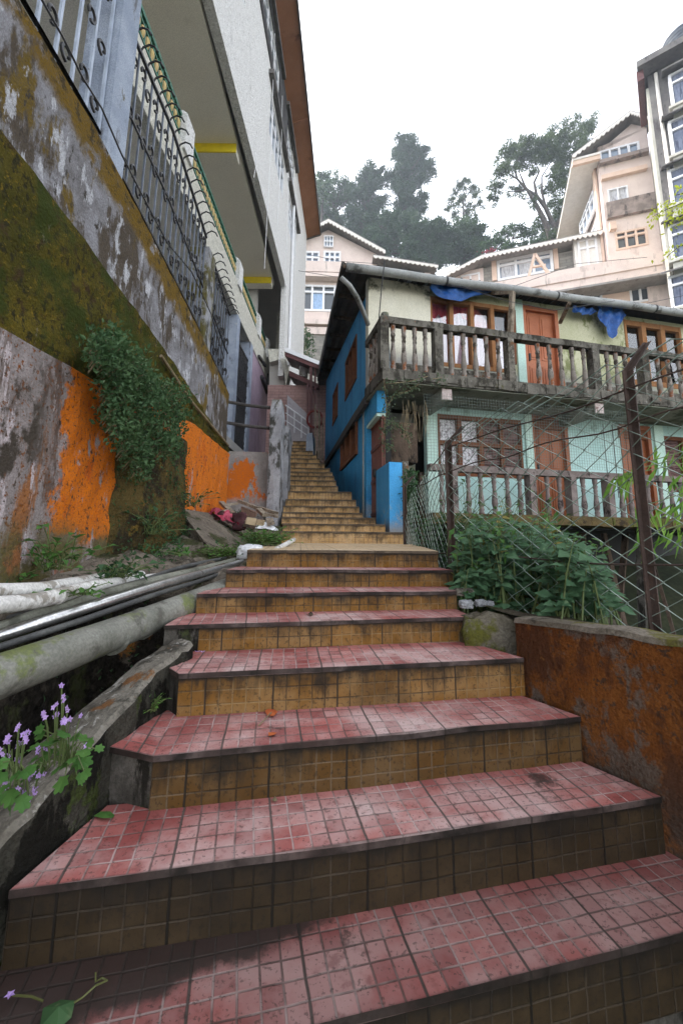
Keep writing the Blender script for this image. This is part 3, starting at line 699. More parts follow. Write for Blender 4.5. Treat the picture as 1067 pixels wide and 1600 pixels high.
m = MB(); fc.wallpanel(m, 0, 15.36, 7.99, 13.9, .0+.16, HL); fc.wallpanel(m, 15.36, 20.3, 5.0, 13.9, .16, HL); up_ = part('upper_wall', m, ROUGH, ap)
m = MB(); fc.box(m, 0, 20.3, -2.3, -.16, 13.55, 13.7); part('ceiling', m, DULLW, ap)
m = MB(); fc.box(m, 0, 20.3, -2.3, -2.2, 8.12, 13.55); part('inner_wall', m, DARKIN, ap)
for (a, b_, c, d) in HL:
    f = MB(); g_ = MB(); n = 5
    for i in range(n+1):
        u = a+(b_-a)*i/n; fc.box(f, u-.03, u+.03, -.10, -.02, c, d)
    for w in (c+.03, (c*.35+d*.65), d-.03): fc.box(f, a, b_, -.095, -.025, w-.03, w+.03)
    fc.box(g_, a, b_, -.07, -.06, c, d)
    wf = part('window', f, WHITEF, ap); part('pane', g_, GLASSB, wf)
    f = MB(); fc.box(f, a-.35, b_+.35, -.02, .13, d+.14, d+.26); part('window_ledge', f, GREYST, ap)
m = MB(); fc.box(m, 0, 17.2, .003, .03, 12.0, 13.55)
cl = MB(); fc.wallpanel(cl, 4, 15.5, 11.9, 13.6, .03, [W4, W5], .032); part('cladding', cl, CLAD, ap)
m = MB(); a = at_x(357, -20, -2.12); b_ = at_x(350, 95, -2.12); m.tube([a, b_], .035, 8); part('white_pipe', m, WHITEF, ap)
m = MB(); m.tube([fc.p(16.0, .06, 11.9), fc.p(16.0, .06, 5.6)], .05, 8); part('drain_stack', m, WHITEF, ap)
# eave
def eave(t, s):   # t along 0..1 from y=-2 to 17.4, s 0 wall..1 edge
    y = -2+19.45*t; xo = -1.60+.5*t; xi = -2.2+.18*t
    return V((xi+(xo-xi)*s-.05*(1-s), y, 13.62+.35*s))
m = MB(); r_ = []
for t in [i/20 for i in range(21)]: r_.append((eave(t, 0), eave(t, 1)))
for (a, b_), (c, d) in zip(r_, r_[1:]):
    m.hexa([a, b_, d, c, a+V((0, 0, .05)), b_+V((0, 0, .05)), d+V((0, 0, .05)), c+V((0, 0, .05))])
part('eave', m, BROWNS, ap)
m = MB(); 
for (a, b_), (c, d) in zip(r_, r_[1:]): m.bar(b_+V((.03, 0, .03)), d+V((.03, 0, .03)), .045, .12)
m.bar(eave(1, 0)+V((0, .03, 0)), eave(1, 1)+V((0, .03, .02)), .06, .10)
part('fascia_board', m, GREYST, ap)
m = MB()
for t in (.18, .36, .54, .72): m.bar(eave(t, 0)-V((0, 0, .02)), eave(t, 1)-V((0, 0, .02)), .05, .04)
part('eave_batten', m, BROWNS, ap)
m = MB(); m.hexa([(-6, -2, 14.05), (-1.62, -2, 14.05), (-1.12, 17.4, 14.05), (-6, 17.4, 14.05), (-6, -2, 15.5), (-4, -2, 15.5), (-4, 17.4, 15.5), (-6, 17.4, 15.5)]); part('roof', m, GREYST, ap)
m = MB(); m.box(-4.6, -4.4, -3, 17, 2, 13.6); m.box(-4.4, -2.3, 17.0, 17.2, 2, 13.5); part('rear_wall', m, DULLW, ap)
# porch stub at the far end over the steps
m = MB(); 
A = [at_d(420, 566, 12.6), at_d(445, 552, 12.9), at_d(447, 572, 12.9), at_d(421, 580, 12.6)]
m.prism([at_d(419, 545, 12.4), at_d(445, 545, 12.4), at_d(446, 566, 12.4), at_d(439, 561, 12.4), at_d(421, 566, 12.4)], (0, 1.5, 0)); part('porch_fascia', m, ROUGHG, ap)
m = MB(); m.prism([at_d(421, 566, 12.7), at_d(439, 562, 12.7), at_d(444, 598, 12.7), at_d(443, 618, 12.7), at_d(421, 618, 12.7)], (0, .2, 0)); part('porch_wall', m, DULLW, ap)
m = MB(); m.prism([at_d(438, 560, 12.3), at_d(443, 560, 12.3), at_d(452, 580, 12.3), at_d(446, 605, 12.3), at_d(445, 585, 12.3)], (0, .5, 0)); part('porch_bracket', m, ROUGHG, ap)
m = MB(); m.box(-2.35, -2.05, 13.9, 14.2, 3.2, 8.0); m.box(-2.28, -2.0, 16.6, 16.9, 3.6, 8.0); part('end_column', m, ROUGHG, ap)
# small plant growing from the wall
# thin fairy-light wires hanging down the face
for i, (u, z0, z1) in enumerate(((11.9, 12.9, 6.2), (13.2, 12.6, 8.4), (14.6, 12.2, 6.6), (16.5, 11.5, 5.0), (10.6, 8.0, 7.35))):
    m = MB(); m.tube([fc.p(u, .07, z0), fc.p(u+.03, .10, (z0+z1)/2), fc.p(u-.02, .08, z1)], .008, 4)
    part('hanging_wire', m, WHITEF, ap)
# ================================================================ HEAD OF THE ALLEY
BRICKP = weathered('pink_painted_brick', (.40, .25, .23), (.48, .31, .29), 5, [((.28, .17, .15), 4, .52, .66, (1, 1, .6))], bump=.3)
def brickmat(name, c1, c2, mo, sc=5., row=.09, bw=.24):
    k = NT(name); b = k.n('ShaderNodeTexBrick'); b.inputs['Scale'].default_value = 1; b.inputs['Brick Width'].default_value = bw; b.inputs['Row Height'].default_value = row; b.inputs['Mortar Size'].default_value = .008
    b.inputs['Color1'].default_value = (*c1, 1); b.inputs['Color2'].default_value = (*c2, 1); b.inputs['Mortar'].default_value = (*mo, 1)
    o = k.sep(); cb = k.n('ShaderNodeCombineXYZ'); k.l(k.math('ADD', o[0], o[1]), cb.inputs[0]); k.l(o[2], cb.inputs[1]); k.l(cb.outputs[0], b.inputs['Vector'])
    col = k.mix(k.math('MULTIPLY', k.rng(k.noise(3, 6), .45, .7), .6), b.outputs[0], tuple(x*.5 for x in c1))
    k.l(col, k.b.inputs['Base Color']); k.b.inputs['Roughness'].default_value = .9
    k.bump(k.math('ADD', k.math('MULTIPLY', b.outputs[1], -1.), k.math('MULTIPLY', k.noise(20, 4), .5)), .5, .02)
    return k.m
BRK = brickmat('pink_brick', (.42, .27, .25), (.36, .22, .20), (.26, .17, .15))
STONE = brickmat('stone_masonry', (.28, .26, .23), (.20, .19, .17), (.12, .11, .10), row=.22, bw=.5)
GRYL = weathered('grey_lilac_render', (.40, .37, .39), (.48, .45, .47), 3, [((.30, .27, .28), 3, .55, .7, (1, 1, 1))], bump=.2)
MAROON = plain('maroon_paint', (.10, .036, .036))
m = MB(); A = at_d(446, 690, 12.2); B = at_d(492, 690, 12.2); T = at_d(470, 600, 12.2).z; T2 = at_d(470, 622, 12.2).z
m.box(A.x-.6, B.x+.3, 12.3, 12.6, 1.8, T); solo('brick_wall', m, BRK, 'pink painted brick wall closing the head of the alley', 'wall', (A.x, 12.4, 2.3))
m = MB(); m.prism([at_d(447, 695, 12.1), at_d(484, 695, 12.1), at_d(484, 650, 12.1), at_d(449, 617, 12.1)], (0, .15, 0))
solo('stair_parapet', m, GRYL, 'pale lilac sloping parapet wall under white handrails at the top of the steps', 'wall', at_d(465, 690, 12.1))
t = thing('handrail', 'white tubular handrail sloping down across the pale lilac parapet', 'railing', at_d(465, 690, 11.95))
for k, dy in enumerate((0, 12, 24)):
    m = MB(); m.tube([at_d(446, 633+dy, 11.95), at_d(484, 660+dy*.95, 11.95)], .022 if k == 0 else .014, 6); part('rail', m, WHITEF, t)
for x, ya, yb in ((449, 636, 668), (460, 643, 676), (471, 651, 684), (482, 659, 690)):
    m = MB(); m.tube([at_d(x, ya, 11.95), at_d(x, yb, 11.95)], .014, 6); part('baluster', m, WHITEF, t)
t = thing('lean_to_roof', 'small lean-to canopy with a white edge board on maroon posts at the head of the alley', 'canopy', at_d(478, 640, 11.6))
m = MB(); m.prism([at_d(445, 542, 11.6), at_d(501, 565, 11.6), at_d(501, 571, 11.6), at_d(445, 549, 11.6)], (0, .06, 0)); part('edge_board', m, WHITEF, t)
m = MB(); m.prism([at_d(445, 549, 11.63), at_d(500, 571, 11.63), at_d(500, 578, 11.63), at_d(445, 556, 11.63)], (0, 1.6, .35)); part('roof_sheet', m, MAROON, t)
m = MB(); m.prism([at_d(452, 579, 12), at_d(498, 600, 12), at_d(498, 607, 12), at_d(452, 587, 12)], (0, 1.2, .2)); part('lower_roof', m, MAROON, t)
for x, ya, yb in ((486, 568, 676), (492.5, 572, 640), (481, 600, 660)):
    m = MB(); m.bar(at_d(x, yb, 11.7), at_d(x, ya, 11.7), .05 if x != 486 else .075); part('post', m, MAROON, t)
m = MB(); m.lathe([(.13, 0), (.14, .1), (.14, .35), (.13, .42)], 12, at_d(474, 590, 12.4)); 
t = thing('barrel', 'pale plastic barrel on the canopy at the head of the alley', 'barrel', at_d(474, 590, 12.4)); part('barrel_body', m, PIPEW, t); m = MB(); m.lathe([(.145, .42), (.145, .46), (.1, .47)], 12, at_d(474, 590, 12.4)); part('lid', m, PIPEW, t)
m = MB(); 
P = at_d(484, 708, 10.0); m.hexa([P+V((-.10, 0, -.3)), P+V((.12, 0, -.3)), P+V((.12, 1.3, -.1)), P+V((-.1, 1.3, -.1)), at_d(479, 678, 10.), at_d(488, 676, 10.), at_d(488, 676, 10.)+V((0, 1.3, .1)), at_d(479, 678, 10.)+V((0, 1.3, .1))])
solo('stair_side_wall', m, POSTG, 'short blue grey pier standing on the upper steps by the planks', 'pier', P)
for i in range(4):
    m = MB(); A = at_d(494+i*3.4, 706-i*2, 9.7+.1*i); B = at_d(493+i*3.2+(i % 2)*2, 632+i*7, 9.7+.1*i); m.bar(A-V((0, 0, .3)), B, .07+.03*(i % 2), .03)
    solo('alley_plank', m, WOODP, ['pale tall plank beside the blue grey pier', 'narrow grey board second from the pier', 'short brown board leaning near the blue wall', 'board nearest the dark end of the blue wall'][i], 'plank', A, 'boards leaning at the alley head')
m = MB(); c = at_d(492, 655, 10.2)
m.tube([c+V((.19*cos(a/14*2*pi), .02*sin(a), .22*sin(a/14*2*pi))) for a in range(15)], .03, 6)
solo('hose_coil', m, weathered('old_red_hose', (.16, .03, .03), (.22, .06, .05), 9), 'dull red coil of hose hanging on a maroon post', 'hose', c)
# ================================================================ BLUE HOUSE
BLUE = weathered('blue_wall_paint', (.035, .29, .60), (.055, .35, .67), 2, [((.03, .20, .46), 3, .5, .66, (1, 1, .3)), ((.20, .30, .38), 9, .64, .72, (1, 1, .5)),
      ((.30, .34, .38), 3, .38, .55, (1, 1, 1), 'Z', .95, .35, .5), ((.05, .06, .05), 4, .45, .6, (1, 1, 1), 'Z', .55, .2, .5)], bump=.3, bscale=25, rough=.7)
BLUEB = weathered('bright_blue_paint', (.05, .33, .70), (.07, .38, .75), 4, [((.33, .42, .52), 7, .50, .62, (1, 1, 1), 'Z', .62, .15, .4), ((.10, .12, .13), 9, .62, .70, (1, 1, 1)), ((.22, .21, .2), 4, .3, .5, (1, 1, 1), 'Z', .3, .12, .2)], bump=.5, bscale=50, rough=.7)
CREAM = weathered('cream_wall_paint', (.72, .68, .55), (.78, .74, .62), 2, [((.34, .32, .25), 3, .56, .7, (1, 1, .4)), ((.44, .43, .41), 3, .3, .45, (1, 1, 1), 'Z', 3.1, 2.85, .5), ((.10, .10, .07), 3, .45, .62, (1, 1, 1), 'Z', 3.85, 4.15, .4)], bump=.2)
MOSSG = weathered('stained_green_wall', (.50, .50, .32), (.60, .58, .41), 2, [((.20, .22, .09), 2.5, .48, .62, (1, 1, .6)), ((.09, .09, .05), 4, .58, .72, (1, 1, .5)), ((.40, .40, .38), 3, .3, .48, (1, 1, 1), 'Z', 3.0, 2.75, .4)], bump=.3)
MINT = weathered('mint_wall_paint', (.47, .69, .66), (.55, .76, .73), 2, [((.28, .40, .36), 3, .55, .7, (1, 1, .4)), ((.55, .62, .60), 6, .62, .7, (1, 1, 1)), ((.15, .18, .13), 3, .5, .66, (1, 1, 1), 'Z', 1.75, 2.1, .3)], bump=.2)
MINTP = weathered('pale_mint_paint', (.56, .76, .68), (.63, .82, .74), 3, bump=.15)
SOFD = weathered('stained_slab_soffit', (.26, .27, .22), (.34, .35, .29), 2, [((.10, .11, .07), 2.4, .48, .64, (1, 1, 1)), ((.17, .15, .10), 5, .55, .7, (1, 1, 1))], bump=.5)
OLDC = weathered('lichen_black_concrete', (.11, .10, .085), (.19, .175, .15), 7, [((.045, .04, .032), 6, .46, .6, (1, 1, .6)), ((.26, .25, .23), 16, .60, .68, (1, 1, 1)), ((.085, .085, .025), 5, .58, .7, (1, 1, 1)), ((.22, .09, .035), 8, .62, .7, (1, 1, .6))], bump=.8, bscale=70)
BALU = weathered('rust_stained_baluster', (.22, .19, .165), (.34, .30, .27), 8, [((.24, .075, .022), 5, .50, .62, (1, 1, .6)), ((.05, .04, .03), 9, .5, .64, (1, 1, .6)), ((.34, .33, .30), 14, .62, .70, (1, 1, 1))], bump=.5, bscale=90)
BALL = weathered('dark_baluster', (.17, .135, .125), (.26, .215, .20), 8, [((.04, .03, .028), 9, .5, .64, (1, 1, .6)), ((.28, .22, .20), 14, .6, .70, (1, 1, 1))], bump=.5, bscale=90)
DOORO = weathered('orange_brown_door', (.42, .13, .055), (.48, .165, .075), 3, [((.32, .09, .035), 4, .55, .7, (1, 1, .2))], rough=.5, bump=.1)
DOORD = weathered('chestnut_door', (.27, .078, .024), (.33, .10, .034), 3, [((.18, .05, .015), 4, .52, .68, (1, 1, .15))], rough=.5, bump=.1)
FRAMEB = weathered('brown_window_frame', (.155, .062, .034), (.205, .085, .045), 6, [((.10, .05, .025), 8, .56, .7, (1, 1, .4))], bump=.2)
FRAMET = weathered('tan_window_frame', (.32, .15, .065), (.38, .19, .09), 6, bump=.1)
REDC = weathered('red_curtain', (.50, .10, .11), (.58, .13, .14), 5, [((.34, .05, .06), 14, .48, .6, (1, 1, .08))], bump=0)
PINKC = weathered('pink_curtain', (.72, .58, .66), (.78, .64, .72), 5, [((.58, .42, .50), 14, .48, .6, (1, 1, .08))], bump=0)
LATT = weathered('white_lattice', (.66, .64, .68), (.74, .72, .76), 9, [((.24, .20, .22), 26, .5, .58, (1, 1, 1))], bump=0)
SLAT = weathered('purple_brown_slats', (.17, .10, .095), (.24, .15, .14), 5, [((.09, .05, .045), 30, .48, .56, (.15, .15, 1)), ((.34, .27, .27), 9, .6, .7, (.3, .3, 1))], bump=.2)
GUTT = weathered('grey_gutter_pipe', (.28, .285, .28), (.38, .385, .38), 5, [((.12, .12, .11), 4, .5, .66, (1, 1, 1)), ((.46, .46, .45), 9, .6, .7, (1, 1, 1))], rough=.55, bump=.2)
RUSTR = weathered('old_tin_roof', (.05, .045, .042), (.09, .08, .07), 4, [((.14, .08, .05), 3, .55, .7, (1, 1, 1))], rough=.7, bump=.3)
TARP = weathered('blue_tarpaulin', (.010, .075, .30), (.02, .11, .38), 5, [((.10, .22, .50), 9, .58, .7, (1, 1, 1))], rough=.4, bump=.5, bscale=14, bd=.05)
TARPF = weathered('faded_tarpaulin', (.20, .25, .28), (.28, .33, .36), 5, [((.07, .08, .08), 4, .5, .64, (1, 1, 1))], rough=.6, bump=.6, bscale=14, bd=.05)
BURNT = weathered('old_brown_boards', (.085, .06, .045), (.14, .10, .075), 6, [((.22, .16, .12), 7, .6, .7, (1, 1, .5)), ((.03, .025, .02), 5, .5, .62, (1, 1, .3))], bump=.6)
REDG = weathered('red_oxide_bars', (.17, .06, .045), (.22, .085, .06), 8, [((.09, .035, .03), 9, .55, .7, (1, 1, .4))], rough=.6, bump=.2)

HW = Wall(.40, 6.3, 12.5)
SW = Wall(.40, 6.3, -81.5)
ho = thing('blue_house', 'old two storey blue and mint house with a long mossy balcony and a grey gutter', 'house', (1.5, 7, .35))
ZD = HW.at(880, 806, .85)[1]         # lower deck
ZB = 2.34                            # balcony floor
ZR = 3.13
UE = 9.5
GV = .32
_u0, _z0 = HW.at(545, 418, GV); _u1, _z1 = HW.at(1067, 489, GV)
zg = _z0
GZ = lambda u: _z0+(_z1-_z0)*(u-_u0)/(_u1-_u0)
def R(x0, y0, x1, y1, v=0): return HW.rect(x0, y0, x1, y1, v)
# ---- side wall
def sr(px, py): return SW.at(px, py)
def srect(pts):
    q = [SW.at(*p) for p in pts]; us = [a for a, b in q]; ws = sorted(b for a, b in q); n = len(ws)//2
    return min(us), max(us), sum(ws[:n])/n, sum(ws[n:])/n
wU = srect([(541, 522), (541, 620), (557, 500), (557, 592)])
wU2 = srect([(521, 602), (521, 662), (527.5, 585), (527.5, 648)])
wU = wU[:3]+(min(wU[3], 3.72),); wU2 = wU2[:3]+(min(wU2[3], 3.72),)
wL = srect([(533, 678), (533, 733), (556, 652), (556, 706)])
GU0, GU1 = SW.at(569, 800)[0], SW.at(585.5, 800)[0]
STU = SW.at(606, 815)[0]
zgt = SW.at(577, 655)[1]
m = MB(); SW.wallpanel(m, -6.2, -.002, 2.2, 3.95, .16, [wU, wU2]); m.prism([SW.p(-6.2, 0, 3.95), SW.p(-.002, 0, 3.95), SW.p(-.002, 0, 4.0), SW.p(-6.2, 0, 4.85)], tuple(SW.n.to_3d()*-.16)); sw_ = part('side_wall', m, BLUE, ho)
m = MB(); SW.wallpanel(m, -6.2, GU0, -.1, 2.2, .16, [wL], -.03); part('lower_side_wall', m, BLUE, ho)
# blue beam above the gate and the pier right of it
m = MB(); SW.box(m, GU0, GU1+.03, -.16, -.03, zgt+.0, 2.16); part('gate_lintel', m, BLUE, ho)
m = MB(); SW.box(m, GU0-.02, GU1, -.24, -.16, .2, zgt+.25); part('gate_reveal', m, DARKIN, ho)
zst = SW.at(606, 721)[1]
m = MB(); 
u0 = GU1; st = [SW.p(STU, 0, 0), SW.p(GU1, 0, 0)]
wq = HW.u*0.20
a = SW.p(STU, -.02, 0); b_ = SW.p(GU1, -.02, 0); c = a+V((HW.u.x*.17, HW.u.y*.17, 0)); d = b_+V((HW.u.x*.17, HW.u.y*.17, 0))
lo = [V((p.x, p.y, -.02)) for p in (a, c, d, b_)]; hi = [V((p.x, p.y, zst)) for p in (a, c)]+[V((p.x, p.y, zst+.0)) for p in (d, b_)]
m.hexa(lo+hi); part('blue_pier', m, BLUEB, ho)
m = MB(); e = a+V((HW.u.x*.255, HW.u.y*.255, 0)); f_ = d+V((HW.u.x*.085, HW.u.y*.085, 0)); c2 = c+V((HW.u.x*.002, HW.u.y*.002, 0)); d2 = d+V((HW.u.x*.002, HW.u.y*.002, 0))
m.hexa([V((p.x, p.y, .0)) for p in (c2, e, f_, d2)]+[V((p.x, p.y, zst+.02)) for p in (c2, e, f_, d2)]); part('cement_pier', m, CONCP, ho)
# gate bars
m = MB()
n = 8
for i in range(n+1):
    u = GU0+.03+(GU1-GU0-.06)*i/n; m.bar(SW.p(u, -.12, .33), SW.p(u, -.12, zgt), .02)
for w in (.40, .9, 1.4, zgt-.05): SW.box(m, GU0, GU1, -.135, -.105, w-.025, w+.025)
gt = part('gate', m, REDG, ho); m = MB(); SW.box(m, (GU0+GU1)/2-.03, (GU0+GU1)/2+.06, -.10, -.06, .95, 1.06); part('gate_lock', m, IROND, gt)
m = MB(); SW.box(m, GU0+.01, GU1-.01, -.158, -.14, .33, zgt); part('gate_sheet', m, REDG, gt)
m = MB(); SW.box(m, GU0, GU1, -.16, -.035, zgt-.05, zgt+.0); part('gate_head', m, MINTP, ho)
def slats(mb, W, r, v0, v1, n):
    for i in range(n):
        w = r[2]+(r[3]-r[2])*i/n; W.box(mb, r[0]+.03, r[1]-.03, v0, v1-.012*(i % 2), w, w+(r[3]-r[2])/n*.94)
for r, cols in ((wU, 3), (wU2, 2), (wL, 3)):
    m = MB()
    for i in range(cols+1):
        u = r[0]+(r[1]-r[0])*i/cols; SW.box(m, u-.035, u+.035, -.15, .015, r[2], r[3])
    for w in (r[2], r[3]): SW.box(m, r[0]-.04, r[1]+.04, -.15, .02, w-.035, w+.035)
    wf = part('side_window', m, FRAMEB, ho); m = MB()
    if r is wL: SW.box(m, r[0], r[1], -.2, -.155, r[2], r[3]); part('opening', m, DARKIN, wf)
    else: slats(m, SW, r, -.13, -.07, 8); part('shutter', m, SLAT, wf)
# slab edge band along the side wall
m = MB(); SW.box(m, -6.1, .0, -.01, .05, 2.10, 2.24); part('floor_band', m, RUSTR, ho)
# ---- upper front
zt = zg+.10
def front(mb, x0, x1, holes=(), w0=None, w1=None, th=.15, yref=600):
    u0 = HW.at(x0, yref)[0]; u1 = HW.at(x1, yref)[0]; HW.wallpanel(mb, u0, u1, w0, w1, th, holes)
    return u0, u1
win1 = R(673, 472, 802, 622); win1 = (win1[0], win1[1], 2.86, win1[3])
dr1 = R(819, 484, 872, 600); dr1 = (dr1[0], dr1[1], ZB, dr1[3])
win2 = R(978, 508, 1066, 590); win2 = (win2[0], win2[1], 2.9, win2[3]+.02)
U = lambda x, y=600, v=0: HW.at(x, y, v)[0]
m = MB(); HW.wallpanel(m, 0, win1[0], ZB-.1, zt, .16, [], .02); part('cream_wall', m, CREAM, ho)
m = MB(); HW.wallpanel(m, win1[0], dr1[1]+.0, ZB-.1, zt, .15, [win1, dr1]); HW.wallpanel(m, dr1[1], UE, ZB-.1, zt, .15, [win2]); part('upper_wall', m, MOSSG, ho)
m = MB(); HW.box(m, U(805, 520), U(817, 520), 0, .03, ZB, dr1[3]+.12); part('pale_pilaster', m, MINTP, ho)
m = MB(); HW.box(m, 0, .012, .0, .006, ZB, zt); 
m = MB(); HW.box(m, U(627, 480), U(627, 480)+.008, 0, .008, 2.7, 4.3); part('panel_joint', m, GREYST, ho)
# big window with curtains
def window(name, r, ncol, fm, inner, v=0, fw=.035, sill=True, rows=()):
    m = MB()
    for i in range(ncol+1):
        u = r[0]+(r[1]-r[0])*i/ncol; HW.box(m, max(r[0], u-fw), min(r[1], u+fw), v-.10, v+.012, r[2], r[3])
    for w in (r[2], r[3]-2*fw)+tuple(r[2]+(r[3]-r[2])*q for q in rows):
        for i in range(ncol):
            a = r[0]+(r[1]-r[0])*i/ncol+fw; b = r[0]+(r[1]-r[0])*(i+1)/ncol-fw; HW.box(m, a, b, v-.095, v+.006, w, w+2*fw)
    f = part(name, m, fm, ho)
    for k, (nm, mt, fn) in enumerate(inner):
        m = MB(); fn(m, r, v); part(nm, m, mt, f)
    return f
def curtain(mb, u0, u1, w0, w1, v, amp=.02, fr=.09):
    def fn(s, t):
        u = u0+(u1-u0)*s; return HW.p(u, v+amp*sin(u/fr*2*pi)+amp*.5*sin(u/fr*3.7+1), w0+(w1-w0)*t)
    mb.grid(max(6, int((u1-u0)/.015)), 1, fn)
def glass(mb, r, v): HW.box(mb, r[0]+.02, r[1]-.02, v-.055, v-.05, r[2]+.03, r[3]-.03)
CLEAR = NT('clear_pane'); CLEAR.b.inputs['Base Color'].default_value = (.9, .93, .95, 1); CLEAR.b.inputs['Roughness'].default_value = .03
_t = CLEAR.n('ShaderNodeBsdfTransparent'); _g = CLEAR.n('ShaderNodeBsdfGlossy'); _g.inputs['Roughness'].default_value = .03; _f = CLEAR.n('ShaderNodeFresnel'); _f.inputs[0].default_value = 1.5
_m = CLEAR.n('ShaderNodeMixShader'); CLEAR.l(CLEAR.math('ADD', _f.outputs[0], .12), _m.inputs[0]); CLEAR.l(_t.outputs[0], _m.inputs[1]); CLEAR.l(_g.outputs[0], _m.inputs[2]); CLEAR.l(_m.outputs[0], CLEAR.t.nodes['Material Output'].inputs[0]); CLEAR = CLEAR.m
def valance(mb, r, v):      # scalloped red curtain on top
    w = (r[1]-r[0])/4
    for i in range(4):
        a = r[0]+w*i+.02; b = a+w-.04
        def fn(s, t, a=a, b=b, i=i):
            u = a+(b-a)*s; drop = (.34, .26, .62, .46)[i]*(r[3]-r[2])*(.62+.38*abs(sin(pi*(s+.5))))
            return HW.p(u, v-.085+.014*sin(u*50), r[3]-drop*(1-t))
        mb.grid(18, 1, fn)
window('window', win1, 4, FRAMET, [('pink_curtain', PINKC, lambda mb, r, v: curtain(mb, r[0], r[1], r[2], r[3], v-.13)), ('red_valance', REDC, valance), ('pane', CLEAR, glass)])
def twoc(mb, r, v):
    for a, b in ((0, .30), (.42, .62), (.70, 1)): curtain(mb, r[0]+(r[1]-r[0])*a, r[0]+(r[1]-r[0])*b, r[2], r[3], v-.13)
window('window', win2, 3, FRAMET, [('curtain', CURT, twoc), ('pane', CLEAR, glass)], fw=.05)
m = MB(); HW.box(m, .25, UE, -.9, -.75, ZD, zt-.1); part('inner_wall', m, DARKIN, ho)
# plinth render under windows
m = MB(); HW.box(m, 0.1, win1[1], 0, .03, ZB, 2.82); part('render_dado', m, CONCP, ho)
m = MB(); HW.box(m, dr1[1]+.1, win2[1]+.2, 0, .02, ZB, 2.80); part('render_dado', m, CONCP, ho)
def door(r, mat, name='door', arch=True):
    m = MB(); HW.box(m, r[0]+.05, r[1]-.05, -.09, -.05, r[2], r[3]-.05)
    d = part(name, m, mat, ho); m = MB()
    HW.box(m, r[0]-.02, r[0]+.05, -.1, .02, r[2], r[3]+.03); HW.box(m, r[1]-.05, r[1]+.02, -.1, .02, r[2], r[3]+.03); HW.box(m, r[0]+.05, r[1]-.05, -.1, .018, r[3]-.05, r[3]+.03)
    part('frame', m, mat, d)
    m = MB(); w = r[1]-r[0]-.1; h = r[3]-r[2]
    for i in range(2):
        a = r[0]+.05+w*(.10+.44*i); b = a+w*.36
        for (w0, w1) in ((.06, .40), (.47, .93)):
            z0, z1 = r[2]+h*w0, r[2]+h*w1
            HW.box(m, a, b, -.055, -.040, z0, z1-.0); HW.box(m, a+.04, b-.04, -.045, -.030, z0+.04, z1-.04)
            if arch and w1 > .9:
                for k in range(5): HW.box(m, a+.012*k, b-.012*k, -.054, -.041+.0004*k, z1+.012*k, z1+.012*(k+1))
    part('panel', m, mat, d)
    m = MB(); HW.box(m, r[0]+.09, r[0]+.12, -.05, -.0, r[2]+h*.45, r[2]+h*.52); part('handle', m, IROND, d)
    return d
door(dr1, DOORO)
# ---- balcony
BV = .80
u0 = U(594, 560, BV)
m = MB(); HW.box(m, u0, UE, 0, BV+.06, ZB-.17, ZB); rl_ = random.Random(2)
# ragged drip edge
for i in range(60):
    u = u0+(UE-u0)*i/60; HW.box(m, u, u+(UE-u0)/60*.98, BV+.06, BV+.065+rl_.uniform(.0, .03), ZB-.12-rl_.uniform(0, .06), ZB-.01-rl_.uniform(0, .03))
bal = part('balcony', m, OLDC, ho)
m = MB(); HW.box(m, u0+.02, UE, -.3, BV+.04, ZB-.185, ZB-.172); part('soffit', m, SOFD, bal)
m = MB(); nseg = 40
for i in range(nseg):
    a = u0+(UE-u0)*i/nseg; b_ = u0+(UE-u0)*(i+1)/nseg; j0 = rl_.uniform(-.008, .008)
    HW.box(m, a, b_, BV-.10, BV+.03, ZR-.10+j0*.4, ZR+j0)
HW.box(m, u0-.0, u0+.11, .02, BV-.10, ZR-.11, ZR-.005)
part('handrail', m, OLDC, bal)
prof = [(.038, 0), (.038, .03), (.030, .04), (.040, .075), (.028, .105), (.036, .14), (.043, .19), (.040, .24), (.030, .34), (.024, .44), (.032, .47), (.024, .50), (.036, .55), (.026, .585), (.034, .61), (.036, .66), (.036, .70)]
bm_ = MB(); bm_.lathe(prof, 10); BMESH = bm_.mesh('baluster', BALU, smooth=True)
hb = ZR-.10-ZB
def balrow(pxs, y, v, zb, h, me, parent, mat, sc=1):
    for i, px in enumerate(pxs):
        u = U(px, y, v); p = HW.p(u, v, zb); o = inst('baluster', me, parent, p, i*.7); o.scale = (sc, sc, h/.70)
def posts(pxs, y, v, zb, zt_, w, mat, parent, d=.07):
    for px in pxs:
        u = U(px, y, v); m = MB(); HW.box(m, u-w/2, u+w/2, v-d, v+d-.005, zb, zt_); part('post', m, mat, parent)
balrow([614, 631, 648, 664.5, 704.5, 724, 742.5, 760, 778.5, 840, 858, 875.5, 893, 911, 947, 961, 975, 1025, 1041, 1058, 1073, 1090], 560, BV-.03, ZB, hb, BMESH, bal, BALU)
posts([599, 683.6, 926, 1002, 1110], 560, BV-.03, ZB, ZR-.10, .125, OLDC, bal); posts([814-19, ], 560, BV-.03, ZB, ZR-.1, .10, CONCP, bal)
for i in range(4):
    p = HW.p(u0+.06, .15+.17*i, ZB); o = inst('baluster', BMESH, bal, p, i); o.scale = (1, 1, hb/.70)
# brackets under the slab with white plaster ends
for px, py in ((698, 603), (936, 630)):
    u = U(px, py, BV); m = MB(); HW.box(m, u-.08, u+.08, -.05, BV-.02, ZB-.36, ZB-.19); b_ = part('beam', m, SOFD, bal)
    m = MB(); HW.box(m, u-.075, u+.075, BV-.02, BV-.005, ZB-.35, ZB-.19); part('beam_end', m, weathered('flaking_whitewash', (.52, .42, .40), (.62, .54, .52), 14, [((.20, .12, .10), 16, .54, .62, (1, 1, 1))], bump=.6), b_)
